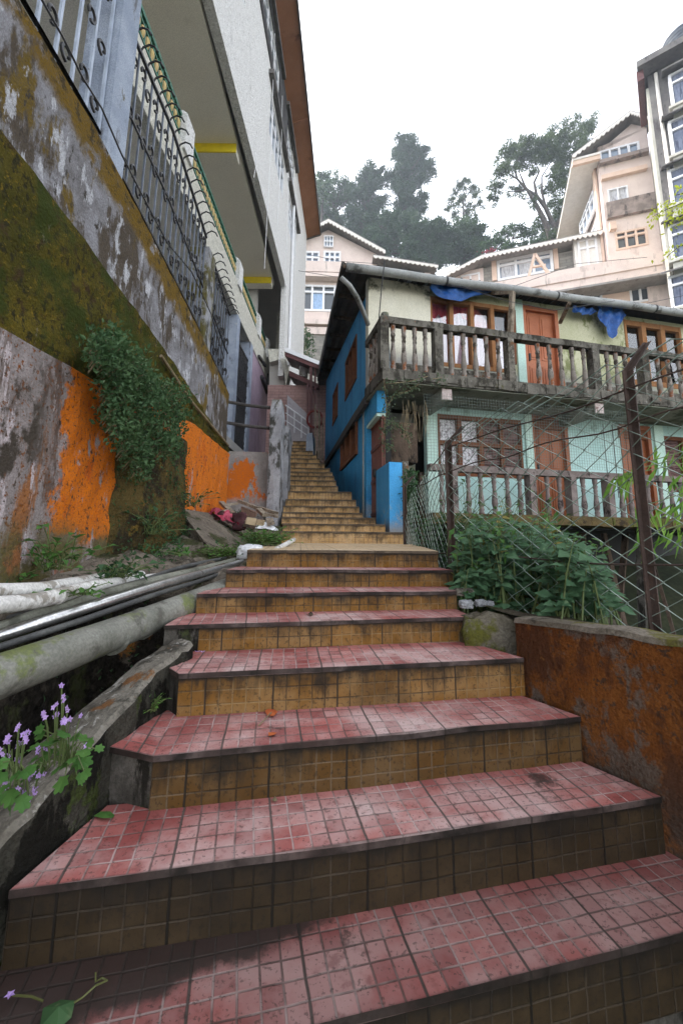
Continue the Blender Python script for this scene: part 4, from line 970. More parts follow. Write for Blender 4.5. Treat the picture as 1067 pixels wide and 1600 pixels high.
# wooden prop from the rail to the gutter, strut near the door
m = MB(); A = HW.p(U(796, 505, BV-.03), BV-.03, ZR-.01); B = HW.p(U(800, 457, BV-.05), BV-.05, HW.at(800, 457, BV-.05)[1]); m.bar(A, B, .07, .06); m.bar(B, HW.p(U(800, 457, BV-.05), GV-.1, GZ(U(800, 457, GV))-.05), .05, .05); part('wood_post', m, WOODP, ho)
m = MB(); m.bar(HW.p(U(880, 505, .2), .12, HW.at(880, 505, .12)[1]), HW.p(U(890, 483, .6), .6, HW.at(893, 474, .6)[1]), .05); part('eave_strut', m, WOODP, ho)
m = MB(); m.bar(HW.p(U(803, 520, .1), .06, 3.0), HW.p(U(803, 470, .1), .06, 4.0), .05); part('door_post', m, FRAMEB, ho)
# blue folded umbrella/sheet behind first baluster
m = MB(); m.bar(HW.p(U(606, 575, .5), .55, ZB), HW.p(U(602, 515, .5), .5, 3.0), .10, .04)
solo('folded_tarp', m, TARPF, 'grey blue folded sheet standing in the balcony corner', 'sheet', HW.p(U(606, 575, .5), .55, ZB))
m = MB(); m.lathe([(.05, 0), (.06, .05), (.055, .09), (.03, .095)], 10, HW.p(U(600, 495, .7), .73, ZR)); solo('bowl', m, PIPEG, 'small grey bowl on the balcony rail by the house corner', 'bowl', HW.p(U(600, 495, .7), .73, ZR))
# ---- roof, gutter
gu0 = U(541, 418, GV)
m = MB(); r_ = random.Random(9); pts = []
for i in range(25):
    u = gu0+(UE-gu0)*i/24; pts.append(HW.p(u, GV, GZ(u)+.01*sin(i*1.1)))
m.tube(pts, .068, 12); gtt = part('gutter', m, GUTT, ho, smooth=True)
for i in (4, 9, 14, 19): 
    m = MB(); d = (pts[i+1]-pts[i]).normalized(); m.tube([pts[i]-d*.015, pts[i]+d*.015], .075, 12); part('gutter_joint', m, IROND, gtt)
FL = at_d(497, 580, 12.3)
NL = HW.p(gu0-.05, GV-.02, zg+.08); NR = HW.p(UE, GV-.02, GZ(UE)+.08)
FR = V((FL.x+10, FL.y+3.6, FL.z+.2))
m = MB(); n = 44
def roofp(s, t): return NL.lerp(NR, s).lerp(FL.lerp(FR, s), t)+V((0, 0, .028*cos(s*2*pi*60)))
m.grid(240, 6, roofp); part('roof', m, RUSTR, ho)
m = MB()
for i in range(7):     # rafters under the left eave
    t = i/6.5; a = NL.lerp(FL, t); m.bar(a-V((0, 0, .07)), a+V((.55, .12, -.07)), .05, .06)
part('rafter', m, BURNT, ho)
m = MB()
for i in range(8):
    a = NL.lerp(FL, i/8); b_ = NL.lerp(FL, (i+1)/8); h = .07+.03*i
    m.hexa([a+V((-.02, 0, -h)), a+V((.03, 0, -h)), b_+V((.03, 0, -h-.03)), b_+V((-.02, 0, -h-.03)), a+V((-.02, 0, .02)), a+V((.03, 0, .02)), b_+V((.03, 0, .02)), b_+V((-.02, 0, .02))])
part('barge_board', m, RUSTR, ho)
m = MB(); m.hexa([FL+V((0, 0, -1.3)), FL+V((.9, 0, -1.3)), FL+V((.9, .08, -1.3)), FL+V((0, .08, -1.3)), FL, FL+V((.9, 0, .05)), FL+V((.9, .08, .05)), FL+V((0, .08, 0))]); part('end_board', m, RUSTR, ho)
m = MB(); m.tube([at_d(533, 434, 5.2), at_d(546, 446, 5.3), at_d(558, 465, 5.6), at_d(567, 486, 5.9), at_d(575, 507, 6.15)], .035, 10); part('downspout', m, GUTT, ho, smooth=True)
# ---- lower front
win3 = R(684, 652, 815, 732); win3 = (win3[0], win3[1], win3[2]-.14, win3[3])
dr2 = R(833, 652, 888, 800); dr2 = (dr2[0], dr2[1], ZD, dr2[3])
dr3 = R(974, 668, 1019, 800); dr3 = (dr3[0], dr3[1], ZD, dr3[3])
win4 = R(1038, 685, 1130, 770); win4 = (win4[0], win4[1], win4[2], win4[3])
m = MB(); HW.wallpanel(m, U(668, 700), UE, ZD-.1, ZB-.1, .15, [win3, dr2, dr3, win4]); part('lower_wall', m, MINT, ho)
for x0, x1 in ((820, 831), (1021, 1035)):
    m = MB(); HW.box(m, U(x0, 700), U(x1, 700), 0, .04, ZD, ZB-.2); part('pale_pilaster', m, MINTP, ho)
m = MB(); HW.box(m, U(668, 700)-.03, U(668, 700)+.15, -.02, .05, ZD, ZB-.2); part('pale_pilaster', m, MINTP, ho)
m = MB(); HW.box(m, .05, U(668, 700)-.03, -.5, -.45, -.2, ZB-.2); part('shadowed_wall', m, MOSSG, ho)
def halfL(mb, r, v): HW.box(mb, r[0]+.04, r[0]+(r[1]-r[0])*.5, v-.08, v-.07, r[2], r[3])
def halfR(mb, r, v):
    q = (r[0]+(r[1]-r[0])*.5, r[1], r[2], r[3]); slats(mb, HW, q, v-.08, v-.05, 9)
window('window', win3, 4, FRAMEB, [('lattice', LATT, halfL), ('shutter', SLAT, halfR)], rows=(.5,))
door(dr2, DOORD, arch=False); door(dr3, DOORD, arch=False)
for r in (dr2, dr3):
    m = MB(); HW.box(m, r[0], r[1], -.06, -.03, r[3]+.0, r[3]+.01); HW.wallpanel(m, r[0]-.05, r[1]+.05, r[3]-.22, r[3]-.0, .04, [], -.0); part('transom', m, FRAMEB, ho)
def allS(mb, r, v): slats(mb, HW, r, v-.08, v-.05, 9)
window('window', win4, 3, FRAMEB, [('shutter', SLAT, allS)])
for x in (944, 958):
    u = U(x, 700); m = MB(); HW.box(m, u, u+.01, 0, .008, ZD+.4, ZB-.25); part('conduit', m, GREYST, ho)
# lower deck
m = MB(); ud = U(672, 790, BV); HW.box(m, ud, UE, -.1, BV+.05, ZD-.13, ZD)
for i in range(50):
    u = ud+(UE-ud)*i/50; HW.box(m, u, u+(UE-ud)/50*.98, BV+.05, BV+.055+rl_.uniform(0, .02), ZD-.12-rl_.uniform(0, .03), ZD-rl_.uniform(.005, .04))
dk = part('deck', m, weathered('mossy_deck_edge', (.085, .06, .03), (.14, .10, .045), 6, [((.09, .10, .025), 4, .5, .62, (1, 1, 1)), ((.04, .03, .02), 7, .52, .64, (1, 1, 1))], bump=.8), ho)
zlr = HW.at(830, 733, BV)[1]
m = MB(); HW.box(m, ud, UE, BV-.09, BV+.03, zlr-.09, zlr); part('handrail', m, BALL, dk)
bm2 = MB(); bm2.lathe(prof, 10); BM2 = bm2.mesh('baluster', BALL, smooth=True)
balrow([690, 731.7, 751, 772, 792.7, 812, 855, 874, 911, 930, 970, 984, 998, 1012, 1032, 1048, 1063, 1080], 770, BV-.03, ZD, zlr-.09-ZD, BM2, dk, BALL)
posts([707, 829, 892, 949.6, 1110], 770, BV-.03, ZD, zlr-.09, .10, BALL, dk)
m = MB(); u = U(858, 840, BV); HW.box(m, u-.08, u+.08, -.1, BV, ZD-.34, ZD-.14); part('deck_beam', m, weathered('rusty_beam', (.22, .07, .03), (.30, .11, .05), 8, [((.5, .4, .33), 12, .62, .7, (1, 1, 1))], bump=.5), dk)
for px, w in ((845, .16), (1000, .10)):
    u = U(px, 880, .4); m = MB(); m.bar(HW.p(u, .3, -1.6), HW.p(u+.05, .4, ZD-.13), w); part('deck_leg', m, CONC, dk)
m = MB(); HW.box(m, .35, UE, -3.2, -3.1, -3.2, ZD-.13); HW.box(m, .30, .40, -3.1, .1, -3.2, ZD-.13); part('foundation_wall', m, DARKIN, ho)
m = MB(); HW.box(m, .35, UE, -3.2, -.1, ZD-.16, ZD-.02); part('floor_slab', m, DARKIN, ho)
for a, b_, w in ((885, 915, .14), (930, 985, .10), (965, 950, .12), (1040, 1015, .10)):
    m = MB(); m.bar(HW.p(U(a, 930, -.4), -.2, -2.2), HW.p(U(b_, 840, -.4), -.5, ZD-.2), w, .05); part('prop', m, BURNT, ho)
# old boarded box under the balcony's left end
m = MB(); a0 = U(606, 700, .35); b0 = U(652, 700, .35)
HW.box(m, a0, b0, .1, .35, HW.at(630, 722, .35)[1], HW.at(630, 660, .35)[1]); part('old_boarding', m, BURNT, ho)
m = MB(); HW.box(m, U(655, 720, .4), U(660, 720, .4), .3, .4, -.2, 1.0); part('corner_post', m, BURNT, ho)
m = MB(); HW.box(m, U(599, 640, .3), U(607, 640, .3), .2, .3, .4, ZB-.17); part('blue_post', m, BLUE, ho)
# ---- tarpaulins: things lying on the roof edge
def tarp(pts, name, mat, label, seed, v=.0):
    r = random.Random(seed); m = MB()
    m.grid(16, 8, lambda s, t: pts(s, t)+V((r.uniform(-.012, .012), r.uniform(-.02, .02), r.uniform(-.012, .012))))
    return solo(name, m, mat, label, 'tarpaulin', pts(.5, .5), smooth=True)
def hang(x0, x1, ytop0, ytop1, drops, v):
    def fn(s, t):
        x = x0+(x1-x0)*s; yt = ytop0+(ytop1-ytop0)*s; i = s*(len(drops)-1); k = min(int(i), len(drops)-2); dp = drops[k]+(drops[k+1]-drops[k])*(i-k)
        y = yt+dp*t; u, w = HW.at(x, y, v); return HW.p(u, v+.03*sin(s*17+t*3)+.05*t*(1-t), w)
    return fn
tarp(hang(672, 772, 436, 452, [14, 26, 30, 24, 18, 8, 3], .22), 'blue_tarp', TARP, 'crumpled blue tarpaulin hanging under the gutter above the curtained window', 1)
tarp(hang(893, 930, 478, 482, [6, 11, 12, 6], .20), 'blue_tarp', TARP, 'small scrap of blue tarpaulin bunched under the gutter beside the eave strut', 2)
tarp(hang(932, 975, 478, 484, [14, 26, 38, 48, 30, 10], .18), 'blue_tarp', TARP, 'blue tarpaulin drooping to a point below the gutter right of the strut', 3)
r_ = random.Random(4); m = MB(); u0_, u1_ = U(660, 430, 1.), U(905, 460, 1.)
m.grid(50, 6, lambda s, t: HW.p(u0_+(u1_-u0_)*s, GV-.9*t, GZ(u0_+(u1_-u0_)*s)+.06+.10*t+.09*(1-t*.4)*abs(sin(s*23+2*sin(s*9)))*(1 if 0 < s < 1 else 0)*(t > 0)+r_.uniform(-.01, .02)))
solo('roof_tarp', m, TARPF, 'faded grey blue tarpaulin crumpled along the roof edge above the gutter', 'tarpaulin', HW.p((u0_+u1_)/2, .3, 3.9), smooth=True)
# ================================================================ RIGHT PARAPET
def face_pt(px, py, d): return at_d(px, py, d)
pl = [V((.80, 2.02)), V((.93, 1.74)), V((1.075, 1.46)), V((1.27, .95)), V((1.45, .3)), V((1.6, -.4))]
pl = densify([V((p.x, p.y, 0)) for p in pl], 5)
zp0 = at_d(808, 964, 2.03).z; zp1 = at_d(1067, 989, 1.38).z
pw_ = thing('parapet_wall', 'low rust orange rendered wall with a mossy coping beside the red steps', 'wall', (1.1, 1.5, -.9))
r_ = random.Random(8); rows = []; trw = []
for i, p in enumerate(pl):
    q = pl[min(i+1, len(pl)-1)]-pl[max(i-1, 0)]; q.normalize(); n = V((-q.y, q.x, 0))*-1     # away from the steps
    if n.x < 0: n = -n
    zt_ = zp0+(zp1-zp0)*(2.03-p.y)/(2.03-1.38)*.6-.008; j = r_.uniform(-.006, .006)
    col = [V((p.x+r_.uniform(-.004, .004), p.y, -1.3+(zt_+1.3)*k/8)) for k in range(9)]
    rows.append(col+[V((p.x, p.y, zt_))+n*.12, V((p.x, p.y, -1.3))+n*.12])
    o = -n*.008
    trw.append([V((p.x, p.y, zt_-.004))+o+V((0, 0, -.008+j)), V((p.x, p.y, zt_+.008+j))+o*.3, V((p.x, p.y, zt_+.014+j*1.5))+n*.06, V((p.x, p.y, zt_+.008+j))+n*.125, V((p.x, p.y, zt_-.02))+n*.13])
def sweep(rows, caps=True):
    m = MB(); w = len(rows[0]); N = len(rows)
    m.raw([p for r in rows for p in r], [(i*w+k, i*w+k+1, (i+1)*w+k+1, (i+1)*w+k) for i in range(N-1) for k in range(w-1)]+([tuple(range(w)), tuple((N-1)*w+k for k in range(w))[::-1]] if caps else []))
    return m
part('rendered_wall', sweep(rows), PARA, pw_); part('coping', sweep(trw), PTOP, pw_, smooth=False)
def lump(name, c, s, mat, parent=None, seed=0, sub=3, amp=.12, **k):
    import bmesh
    bm = bmesh.new(); bmesh.ops.create_cube(bm, size=2); bmesh.ops.subdivide_edges(bm, edges=bm.edges, cuts=5, use_grid_fill=True)
    off = V((seed*3.1, seed*1.7, 0))
    for v in bm.verts:
        q = v.co.copy(); ln_ = max(abs(q.x), abs(q.y), abs(q.z)); sph = q.normalized()
        q = q.lerp(sph*1.15, .35); nz = mathutils.noise.noise_vector(q*1.6+off)*amp+mathutils.noise.noise_vector(q*5+off)*amp*.5
        q += nz; v.co = V((c[0]+q.x*s[0], c[1]+q.y*s[1], c[2]+q.z*s[2]))
    m = MB(); bm.verts.index_update(); m.raw([v.co for v in bm.verts], [tuple(v.index for v in f.verts) for f in bm.faces]); bm.free()
    return part(name, m, mat, parent, smooth=True) if parent else m
c0 = at_d(772, 985, 2.16)
lump('mossy_stub', (c0.x-.005, c0.y+.06, c0.z-.09), (.145, .085, .155), weathered('mossy_stone', (.10, .085, .06), (.17, .15, .12), 6, [((.10, .10, .02), 4, .48, .6, (1, 1, 1)), ((.035, .03, .022), 6, .52, .64, (1, 1, .6)), ((.22, .21, .19), 10, .62, .7, (1, 1, 1))], bump=1, bd=.02), pw_, 1, amp=.20)
STW = weathered('pale_stone', (.22, .225, .24), (.32, .325, .34), 10, [((.12, .11, .10), 8, .56, .68, (1, 1, 1))], bump=.5)
for i, (px, py, d, s, mt, lb) in enumerate(((750, 942, 2.42, (.03, .022, .017), STW, 'pale angular stone beside the fifth red step'), (728, 944, 2.36, (.033, .03, .02), STW, 'grey stone lying against the end of the fifth step'), (724, 925, 2.5, (.05, .035, .02), CONCP, 'brown slab of rubble between fence and steps'), (764, 943, 2.44, (.022, .02, .015), STW, 'smallest pale stone by the mossy wall end'))):
    p = at_d(px, py, d); solo('stone', lump('s', p, s, mt, None, i+5, amp=.3), mt, lb, 'stone', p, 'stones beside the steps', smooth=False)
# bed behind the parapet
def bed(s, t):
    y = .2+t*5.2; x0 = pw(y, [(0, 1.5), (1, 1.32), (2.1, .85), (2.6, .72), (3, .70), (4.8, .62), (6, .62)]); x = x0+s*6
    return (x, y, -.40-.05*sin(x*5+y*3)-.25*sm((x-x0-.5)/1)-2.0*sm((x-x0-1.2)/1.3)*sm((y-1.6)/2)+.02*random.random())
m = MB(); m.grid(40, 40, bed); setp(solo('soil_bed', m, SOIL, None, None, (2, 2, -.5), smooth=True), kind='structure')
# ================================================================ CHAIN LINK FENCE
WIRE = weathered('green_coated_wire', (.12, .165, .135), (.26, .32, .28), 6, [((.46, .48, .46), 25, .58, .66, (1, 1, 1))], rough=.5, bump=0, spec=.5)
ANG = weathered('rusty_angle_iron', (.055, .036, .03), (.085, .055, .045), 9, [((.13, .06, .04), 9, .58, .7, (1, 1, .5))], rough=.7, bump=.2)
fp = [at_d(634, 835, 4.75), at_d(706, 890, 3.05), at_d(1018, 950, 1.78)]
fp = [V((p.x, p.y, 0)) for p in fp]; dv_ = (fp[2]-fp[1]).normalized(); fp.append(fp[2]+dv_*1.1)
cf = thing('chain_link_fence', 'green chain link fence on rusty angle iron posts around the bushes beside the steps', 'fence', (fp[1].x, fp[1].y, -.4))
FT = .74
def fpt(s):
    for a, b in zip(fp, fp[1:]):
        L = (b-a).length
        if s <= L or b is fp[-1]: return a+(b-a)*(s/L), (b-a).normalized()
        s -= L
L0 = (fp[1]-fp[0]).length; LT = L0+(fp[2]-fp[1]).length+1.1
ARM = V((.13, .02, .17))
def fence_pt(s, h):
    p, d = fpt(s); top = FT-.10*sin(min(1, s/L0)*pi)*.5
    if s < L0: top = FT-.32*(1-s/L0)
    wv = .012*sin(s*9+h*5)+.008*sin(h*13+s*3)
    n = V((d.y, -d.x, 0))
    if h < 0: h = 0
    H = top+.40
    q = p+n*wv; z = -.40+h
    if h > H: e = (h-H); q = q+ARM*(e/ARM.length); z = -.40+H+.0
    return V((q.x, q.y, z+(ARM.z*(h-H)/ARM.length if h > H else 0)-(0 if h <= H else q.z*0)))
r_ = random.Random(11)
mesh_ = MB(); s = 0; ci = 0
while s < LT:
    w = .05 if s < L0*.98 else .074; hh = .045 if s < L0 else .050
    H = (FT-.32*(1-min(1, s/L0)))+.40+(.04 if s < L0 else .17)+r_.uniform(-.03, .03)
    n = int(H/hh); pts = [fence_pt(max(0, s+(w*.53 if (j+ci) % 2 else -w*.53)+w*.5+r_.uniform(-.004, .004)), j*hh) for j in range(n+1)]
    mesh_.tube(pts, .0033 if s >= L0 else .0030, 4, cap=False)
    s += w; ci += 1
part('wire_mesh', mesh_, WIRE, cf)
def apost(p, h0, h1, w, arm):
    m = MB(); a = V((p.x, p.y, h0)); b = V((p.x, p.y, h1)); t = .006
    d = V((-dv_.y, dv_.x, 0))*-1 if arm.x < 0 else V((dv_.y, -dv_.x, 0)); e = dv_
    m.hexa([a, a+e*w, a+e*w+d*t, a+d*t, b, b+e*w, b+e*w+d*t, b+d*t]); m.hexa([a-d*0-e*t, a, a+d*w, a+d*w-e*t, b-e*t, b, b+d*w, b+d*w-e*t])
    c = b+arm; m.hexa([b, b+e*w, b+e*w+d*t, b+d*t, c, c+e*w*.7, c+e*w*.7+d*t, c+d*t]); m.hexa([b-e*t, b, b+d*w, b+d*w-e*t, c-e*t, c, c+d*w*.7, c+d*w*.7-e*t])
    part('post', m, ANG, cf)
apost(fp[1]+V((.01, .01, 0)), -.55, .72, .036, V((.11, -.02, .13))); apost(fp[2]+V((.01, .01, 0)), -.7, FT+.02, .028, V((.095, -.01, .135)))
apost(fp[0], -.5, .62, .03, V((.1, 0, .12)))
for zz, rr in ((.33, .0), (.68, 0), (-.08, 0)):
    m = MB(); 
    if zz > .3 and zz < .4: continue
    m.tube([fence_pt(s_, zz+.40+(.012*sin(s_*4))) for s_ in [i*.12 for i in range(int(LT/.12))]], .0045, 5); part('strand', m, ANG, cf)
m = MB(); m.tube([fence_pt(L0*.35+i*.1, .40+.52+.012*sin(i)+.0) for i in range(int((LT-L0*.35)/.1))], .004, 5); part('strand', m, ANG, cf)
# fine wire screen under the balcony
m = MB(); a, b_ = U(664, 700, .9), U(985, 700, .9); z0, z1 = zlr+.02, ZB-.32
n = int((b_-a)/.042)
for i in range(n+1):
    u = a+(b_-a)*i/n; HW.box(m, u-.0012, u+.0012, .898, .9, z0, z1)
for i in range(int((z1-z0)/.042)+1): HW.box(m, a, b_, .8985, .8995, z0+i*.042-.0012, z0+i*.042+.0012)
solo('wire_screen', m, plain('dull_wire', (.14, .17, .15)), 'fine square wire screen stretched in front of the lower veranda', 'screen', HW.p((a+b_)/2, .9, 1.4))
# ================================================================ PLANTS
def rdir(r, up=.3):
    while 1:
        d = V((r.uniform(-1, 1), r.uniform(-1, 1), r.uniform(-1, 1)+up))
        if .1 < d.length < 1.6: return d.normalized()
def inpoly(x, y, P):
    c = False
    for (x0, y0), (x1, y1) in zip(P, P[1:]+P[:1]):
        if (y0 > y) != (y1 > y) and x < (x1-x0)*(y-y0)/(y1-y0)+x0: c = not c
    return c
def polyrand(P, r):
    xs_ = [p[0] for p in P]; ys_ = [p[1] for p in P]
    while 1:
        x, y = r.uniform(min(xs_), max(xs_)), r.uniform(min(ys_), max(ys_))
        if inpoly(x, y, P): return x, y
# bush on the wall: clumps of small leaves bulging out of the masonry
r = random.Random(21)
BP = [(152, 528), (178, 520), (205, 548), (225, 560), (240, 590), (268, 600), (292, 625), (290, 660), (270, 680), (282, 700), (255, 712), (235, 705), (232, 735), (212, 740), (192, 700), (170, 650), (160, 600), (148, 560)]
tb = thing('wall_shrub', 'dense dark green shrub bulging out of the mossy orange wall', 'shrub', (-1.4, 3, .8))
lf = MB(); st_ = MB()
ycl = []
for i in range(380):
    x, y = polyrand(BP, r); o = r.uniform(.02, .26)**1.0; p = at_x(x, y, -1.43+o)
    ycl.append(p); root = p+V((-.06, .02, -.04)); st_.tube([root, root.lerp(p, .5)+V((0, 0, .015)), p], .0025, 4)
    n = r.randint(14, 24)
    for k in range(n):
        q = p+V((r.gauss(0, .034), r.gauss(0, .042), r.gauss(0, .036))); d = rdir(r, .35); d.x += .35
        lf.leaf(q, d, rdir(r, .6), r.uniform(.026, .044), r.uniform(.014, .023))
part('leaves', lf, leafmat('shrub_leaf', (.04, .085, .035), (.075, .135, .055), 7, (.17, .23, .13)), tb); part('stems', st_, DRYSTEM, tb)
# earth and roots bulging under the shrub
EARTH = weathered('mossy_earth', (.075, .055, .02), (.12, .085, .03), 7, [((.035, .028, .018), 5, .48, .6, (1, 1, .6)), ((.10, .11, .03), 6, .56, .66, (1, 1, 1)), ((.20, .13, .03), 9, .6, .7, (1, 1, 1))], bump=1, bscale=35, bd=.04)
def earth(s, t):
    y = 2.55+1.35*s; z = -.22+1.05*t+.12*s; e = sin(pi*s)**.7*(1-.55*t)*(1 if t < .97 else .3)
    nz = mathutils.noise.noise(V((y*4, z*4, 0)))*.07+mathutils.noise.noise(V((y*13, z*13, 3)))*.03
    return (wx(y)+.02+e*(.20+nz)*1.0, y, z)
m = MB(); m.grid(40, 34, earth); setp(solo('earth_bank', m, EARTH, None, None, (-1.4, 3.2, .2), smooth=True), kind='structure')
# generic small weeds
def weed(name, label, cat, base, n, spread, h, L, W, mat, seed, group=None, stem=True, up=.5, droop=0):
    r = random.Random(seed); t = thing(name, label, cat, base, group); lf = MB(); st = MB(); b = V(base)
    for i in range(n):
        tip = b+V((r.gauss(0, spread), r.gauss(0, spread), abs(r.gauss(h*.6, h*.35))))
        ro = b+V((r.gauss(0, spread*.35), r.gauss(0, spread*.35), 0)); st.tube([ro, ro.lerp(tip, .6)+V((0, 0, h*.12)), tip], .0022, 4, cap=False)
        d = V((tip.x-ro.x, tip.y-ro.y, 0))*1.2/max(spread, .01)+rdir(r, up)*.8-V((0, 0, droop)); lf.leaf(tip, d, V((r.uniform(-.5, .5), r.uniform(-.5, .5), 1)), L*r.uniform(.6, 1.2), W*r.uniform(.6, 1.2))
        if r.random() < .5:
            q = ro.lerp(tip, .6); lf.leaf(q, rdir(r, .3), V((0, 0, 1)), L*.7, W*.7)
    part('leaves', lf, mat, t); part('stems', st, STEM, t)
    return t
def g_(px, py, d): return at_d(px, py, d)
weed('leafy_weed', 'broad leaved green plant growing against the foot of the orange wall', 'plant', g_(85, 890, 1.95), 34, .075, .15, .062, .042, LEAFM, 1)
weed('leafy_weed', 'ivy like plant trailing over the white pipes', 'plant', g_(185, 903, 2.2), 42, .085, .08, .055, .040, LEAFD, 2, droop=.3)
weed('leafy_weed', 'small sprig of leaves at the left edge by the white pipes', 'plant', g_(22, 915, 1.92), 16, .06, .06, .04, .03, LEAFM, 3)
weed('leafy_weed', 'trailing leaves hanging between the two white pipes', 'plant', g_(118, 930, 1.8), 20, .07, .03, .045, .034, LEAFM, 4, droop=.6)
weed('leafy_weed', 'dark leafed plant on the earth bank below the wall shrub', 'plant', g_(240, 835, 2.85), 40, .09, .14, .06, .04, LEAFD, 5)
weed('leafy_weed', 'thin dark sprig sticking out of the orange wall', 'plant', g_(300, 790, 3.4), 22, .08, .12, .05, .035, LEAFD, 6)
weed('leafy_weed', 'pale rosette of leaves low on the earth bank', 'plant', g_(282, 868, 2.85), 22, .06, .04, .055, .035, LEAFM, 7)
weed('clover_patch', 'bright green clover patch beside the white plastic bag', 'plant', g_(352, 870, 3.2), 240, .085, .06, .026, .022, LEAFG, 8)
weed('clover_patch', 'bright green weeds growing in front of the timber rubbish heap', 'plant', g_(422, 851, 3.75), 260, .085, .10, .034, .026, LEAFG, 9)
weed('clover_patch', 'darker round clump of weeds behind the white plastic bag', 'plant', g_(402, 853, 3.6), 160, .07, .09, .03, .026, LEAFM, 10)
weed('grass_tuft', 'tiny bright grass tuft in the corner of the third red step', 'plant', g_(238, 1110, 1.66), 60, .018, .05, .03, .006, LEAFG, 11)
# straggling ground weeds along the drain bank and wall foot: uncountable
r = random.Random(31); m = MB()
for i in range(5200):
    if i < 2600: t = r.random()**.8; u = r.uniform(.16, .44)
    elif i < 4400: t = r.uniform(.0, .8); u = r.uniform(.02, .10)
    else: t = r.uniform(.45, 1); u = r.uniform(.05, 1)
    nz = mathutils.noise.noise(V((u*4, t*14, 1)))
    if nz < -.05: continue
    p = V(strip(u, t)); p.z += r.uniform(-.01, .05)*(1+nz*2); p.x += .02
    m.leaf(p, rdir(r, .6), rdir(r, .8), r.uniform(.015, .036), r.uniform(.008, .02))
for i in range(1500):      # hanging growth on the earth bank
    p = V(earth(r.random(), r.random()*.9)); p.x += r.uniform(0, .03); m.leaf(p, rdir(r, -.3), rdir(r, .5), r.uniform(.014, .03), r.uniform(.006, .014))
setp(solo('ground_weeds', m, LEAFD, None, None, (-1.2, 2.5, -.2)), kind='stuff')
# flowering plant on the kerb
def zf(px, py, d=1.12): return at_d(px/3.557, 1040+py/3.557, d)
t = thing('flowering_plant', 'wild plant with lobed green leaves and small violet flowers growing over the kerb', 'plant', zf(380, 560, 1.1))
r = random.Random(41); lf = MB(); st = MB()
root = zf(390, 540, 1.13); root2 = zf(90, 640, 1.03)
def lobed(mb, c, d, n, L):
    c = V(c); d = V(d).normalized(); n = V(n); x = d.cross(n).normalized(); z = x.cross(d)
    out = []
    for i in range(15):
        a = -2.5+5.0*i/14; rr = L*.52*(1.0+.26*cos(i*2.*pi/2.8))
        out.append(c+d*(L*.5+rr*cos(a))+x*rr*sin(a)*1.0+z*(.10*L*(abs(sin(a))))-V((0, 0, L*.12*(1+cos(a))*.5)))
    m0 = c+d*L*.45
    mb.raw([c]+out+[m0], [(16, i+1, i+2) for i in range(14)]+[(16, 0, 1), (16, 15, 0)])
for i, (x, y) in enumerate(((230, 340), (365, 350), (330, 385), (290, 405), (370, 480), (240, 545), (300, 600), (350, 650), (470, 520), (500, 410), (550, 450), (480, 590), (150, 560), (200, 440), (120, 480), (60, 790), (410, 430), (440, 630), (190, 520), (270, 480), (90, 570), (40, 520), (330, 560), (250, 430), (420, 380), (20, 600), (70, 720), (170, 600))+tuple((r.uniform(180, 520), r.uniform(330, 620)) for _ in range(16))+tuple((r.uniform(0, 180), r.uniform(480, 760)) for _ in range(12))):
    d = 1.12+r.uniform(-.05, .07)-(.08 if x < 160 else 0); p = zf(x, y, d); ro = root if x > 160 else root2
    dr = (p-ro); L = r.uniform(.019, .034); dn = dr.normalized(); c = p-dn*L*.4
    st.tube([ro, ro.lerp(c, .55)+V((0, 0, .02)), c], .0014, 4, cap=False)
    lobed(lf, c, V((dn.x, dn.y, dn.z*.4-.25)), V((r.uniform(-.6, .6), -.75+r.uniform(-.5, .6), .8)), L)
part('leaves', lf, LEAFM, t)
FLW = [(357, 105), (345, 185), (305, 220), (372, 235), (260, 275), (310, 280), (350, 300), (378, 296), (100, 350), (145, 370), (35, 400), (150, 405), (110, 440), (40, 430), (15, 475), (70, 505), (100, 520), (15, 550), (25, 650), (35, 680), (90, 685), (125, 690), (195, 690), (150, 730), (175, 615), (205, 600), (240, 590), (265, 460), (440, 290), (465, 450), (212, 465)]
for i, (x, y) in enumerate(FLW):
    fm = MB(); d0 = 1.1-(.07 if x < 160 else 0)+r.uniform(-.03, .03)
    for k in range(r.choice((2, 3, 3, 4)) if i not in (28, 29) else 1):
        p = zf(x+r.uniform(-17, 17), y+r.uniform(-17, 17), d0+r.uniform(-.01, .01)); ax = (V((r.uniform(-.5, .5), -1, r.uniform(-.1, .6)))).normalized(); a = ax.orthogonal().normalized(); b = ax.cross(a)
        for q in range(5):
            an = q*2*pi/5+r.random()*.3; dd = (a*cos(an)+b*sin(an)); fm.leaf(p, dd+ax*.25, ax, r.uniform(.0060, .0085), .0052, .1)
        ro = zf(x*.6+(300 if x > 160 else 70)*.4, 560, 1.1-(.07 if x < 160 else 0)); st.tube([ro, ro.lerp(p, .6)+V((0, 0, .02)), p], .0011, 4, cap=False)
    part('flower', fm, PETAL, t)
part('stems', st, STEM, t)
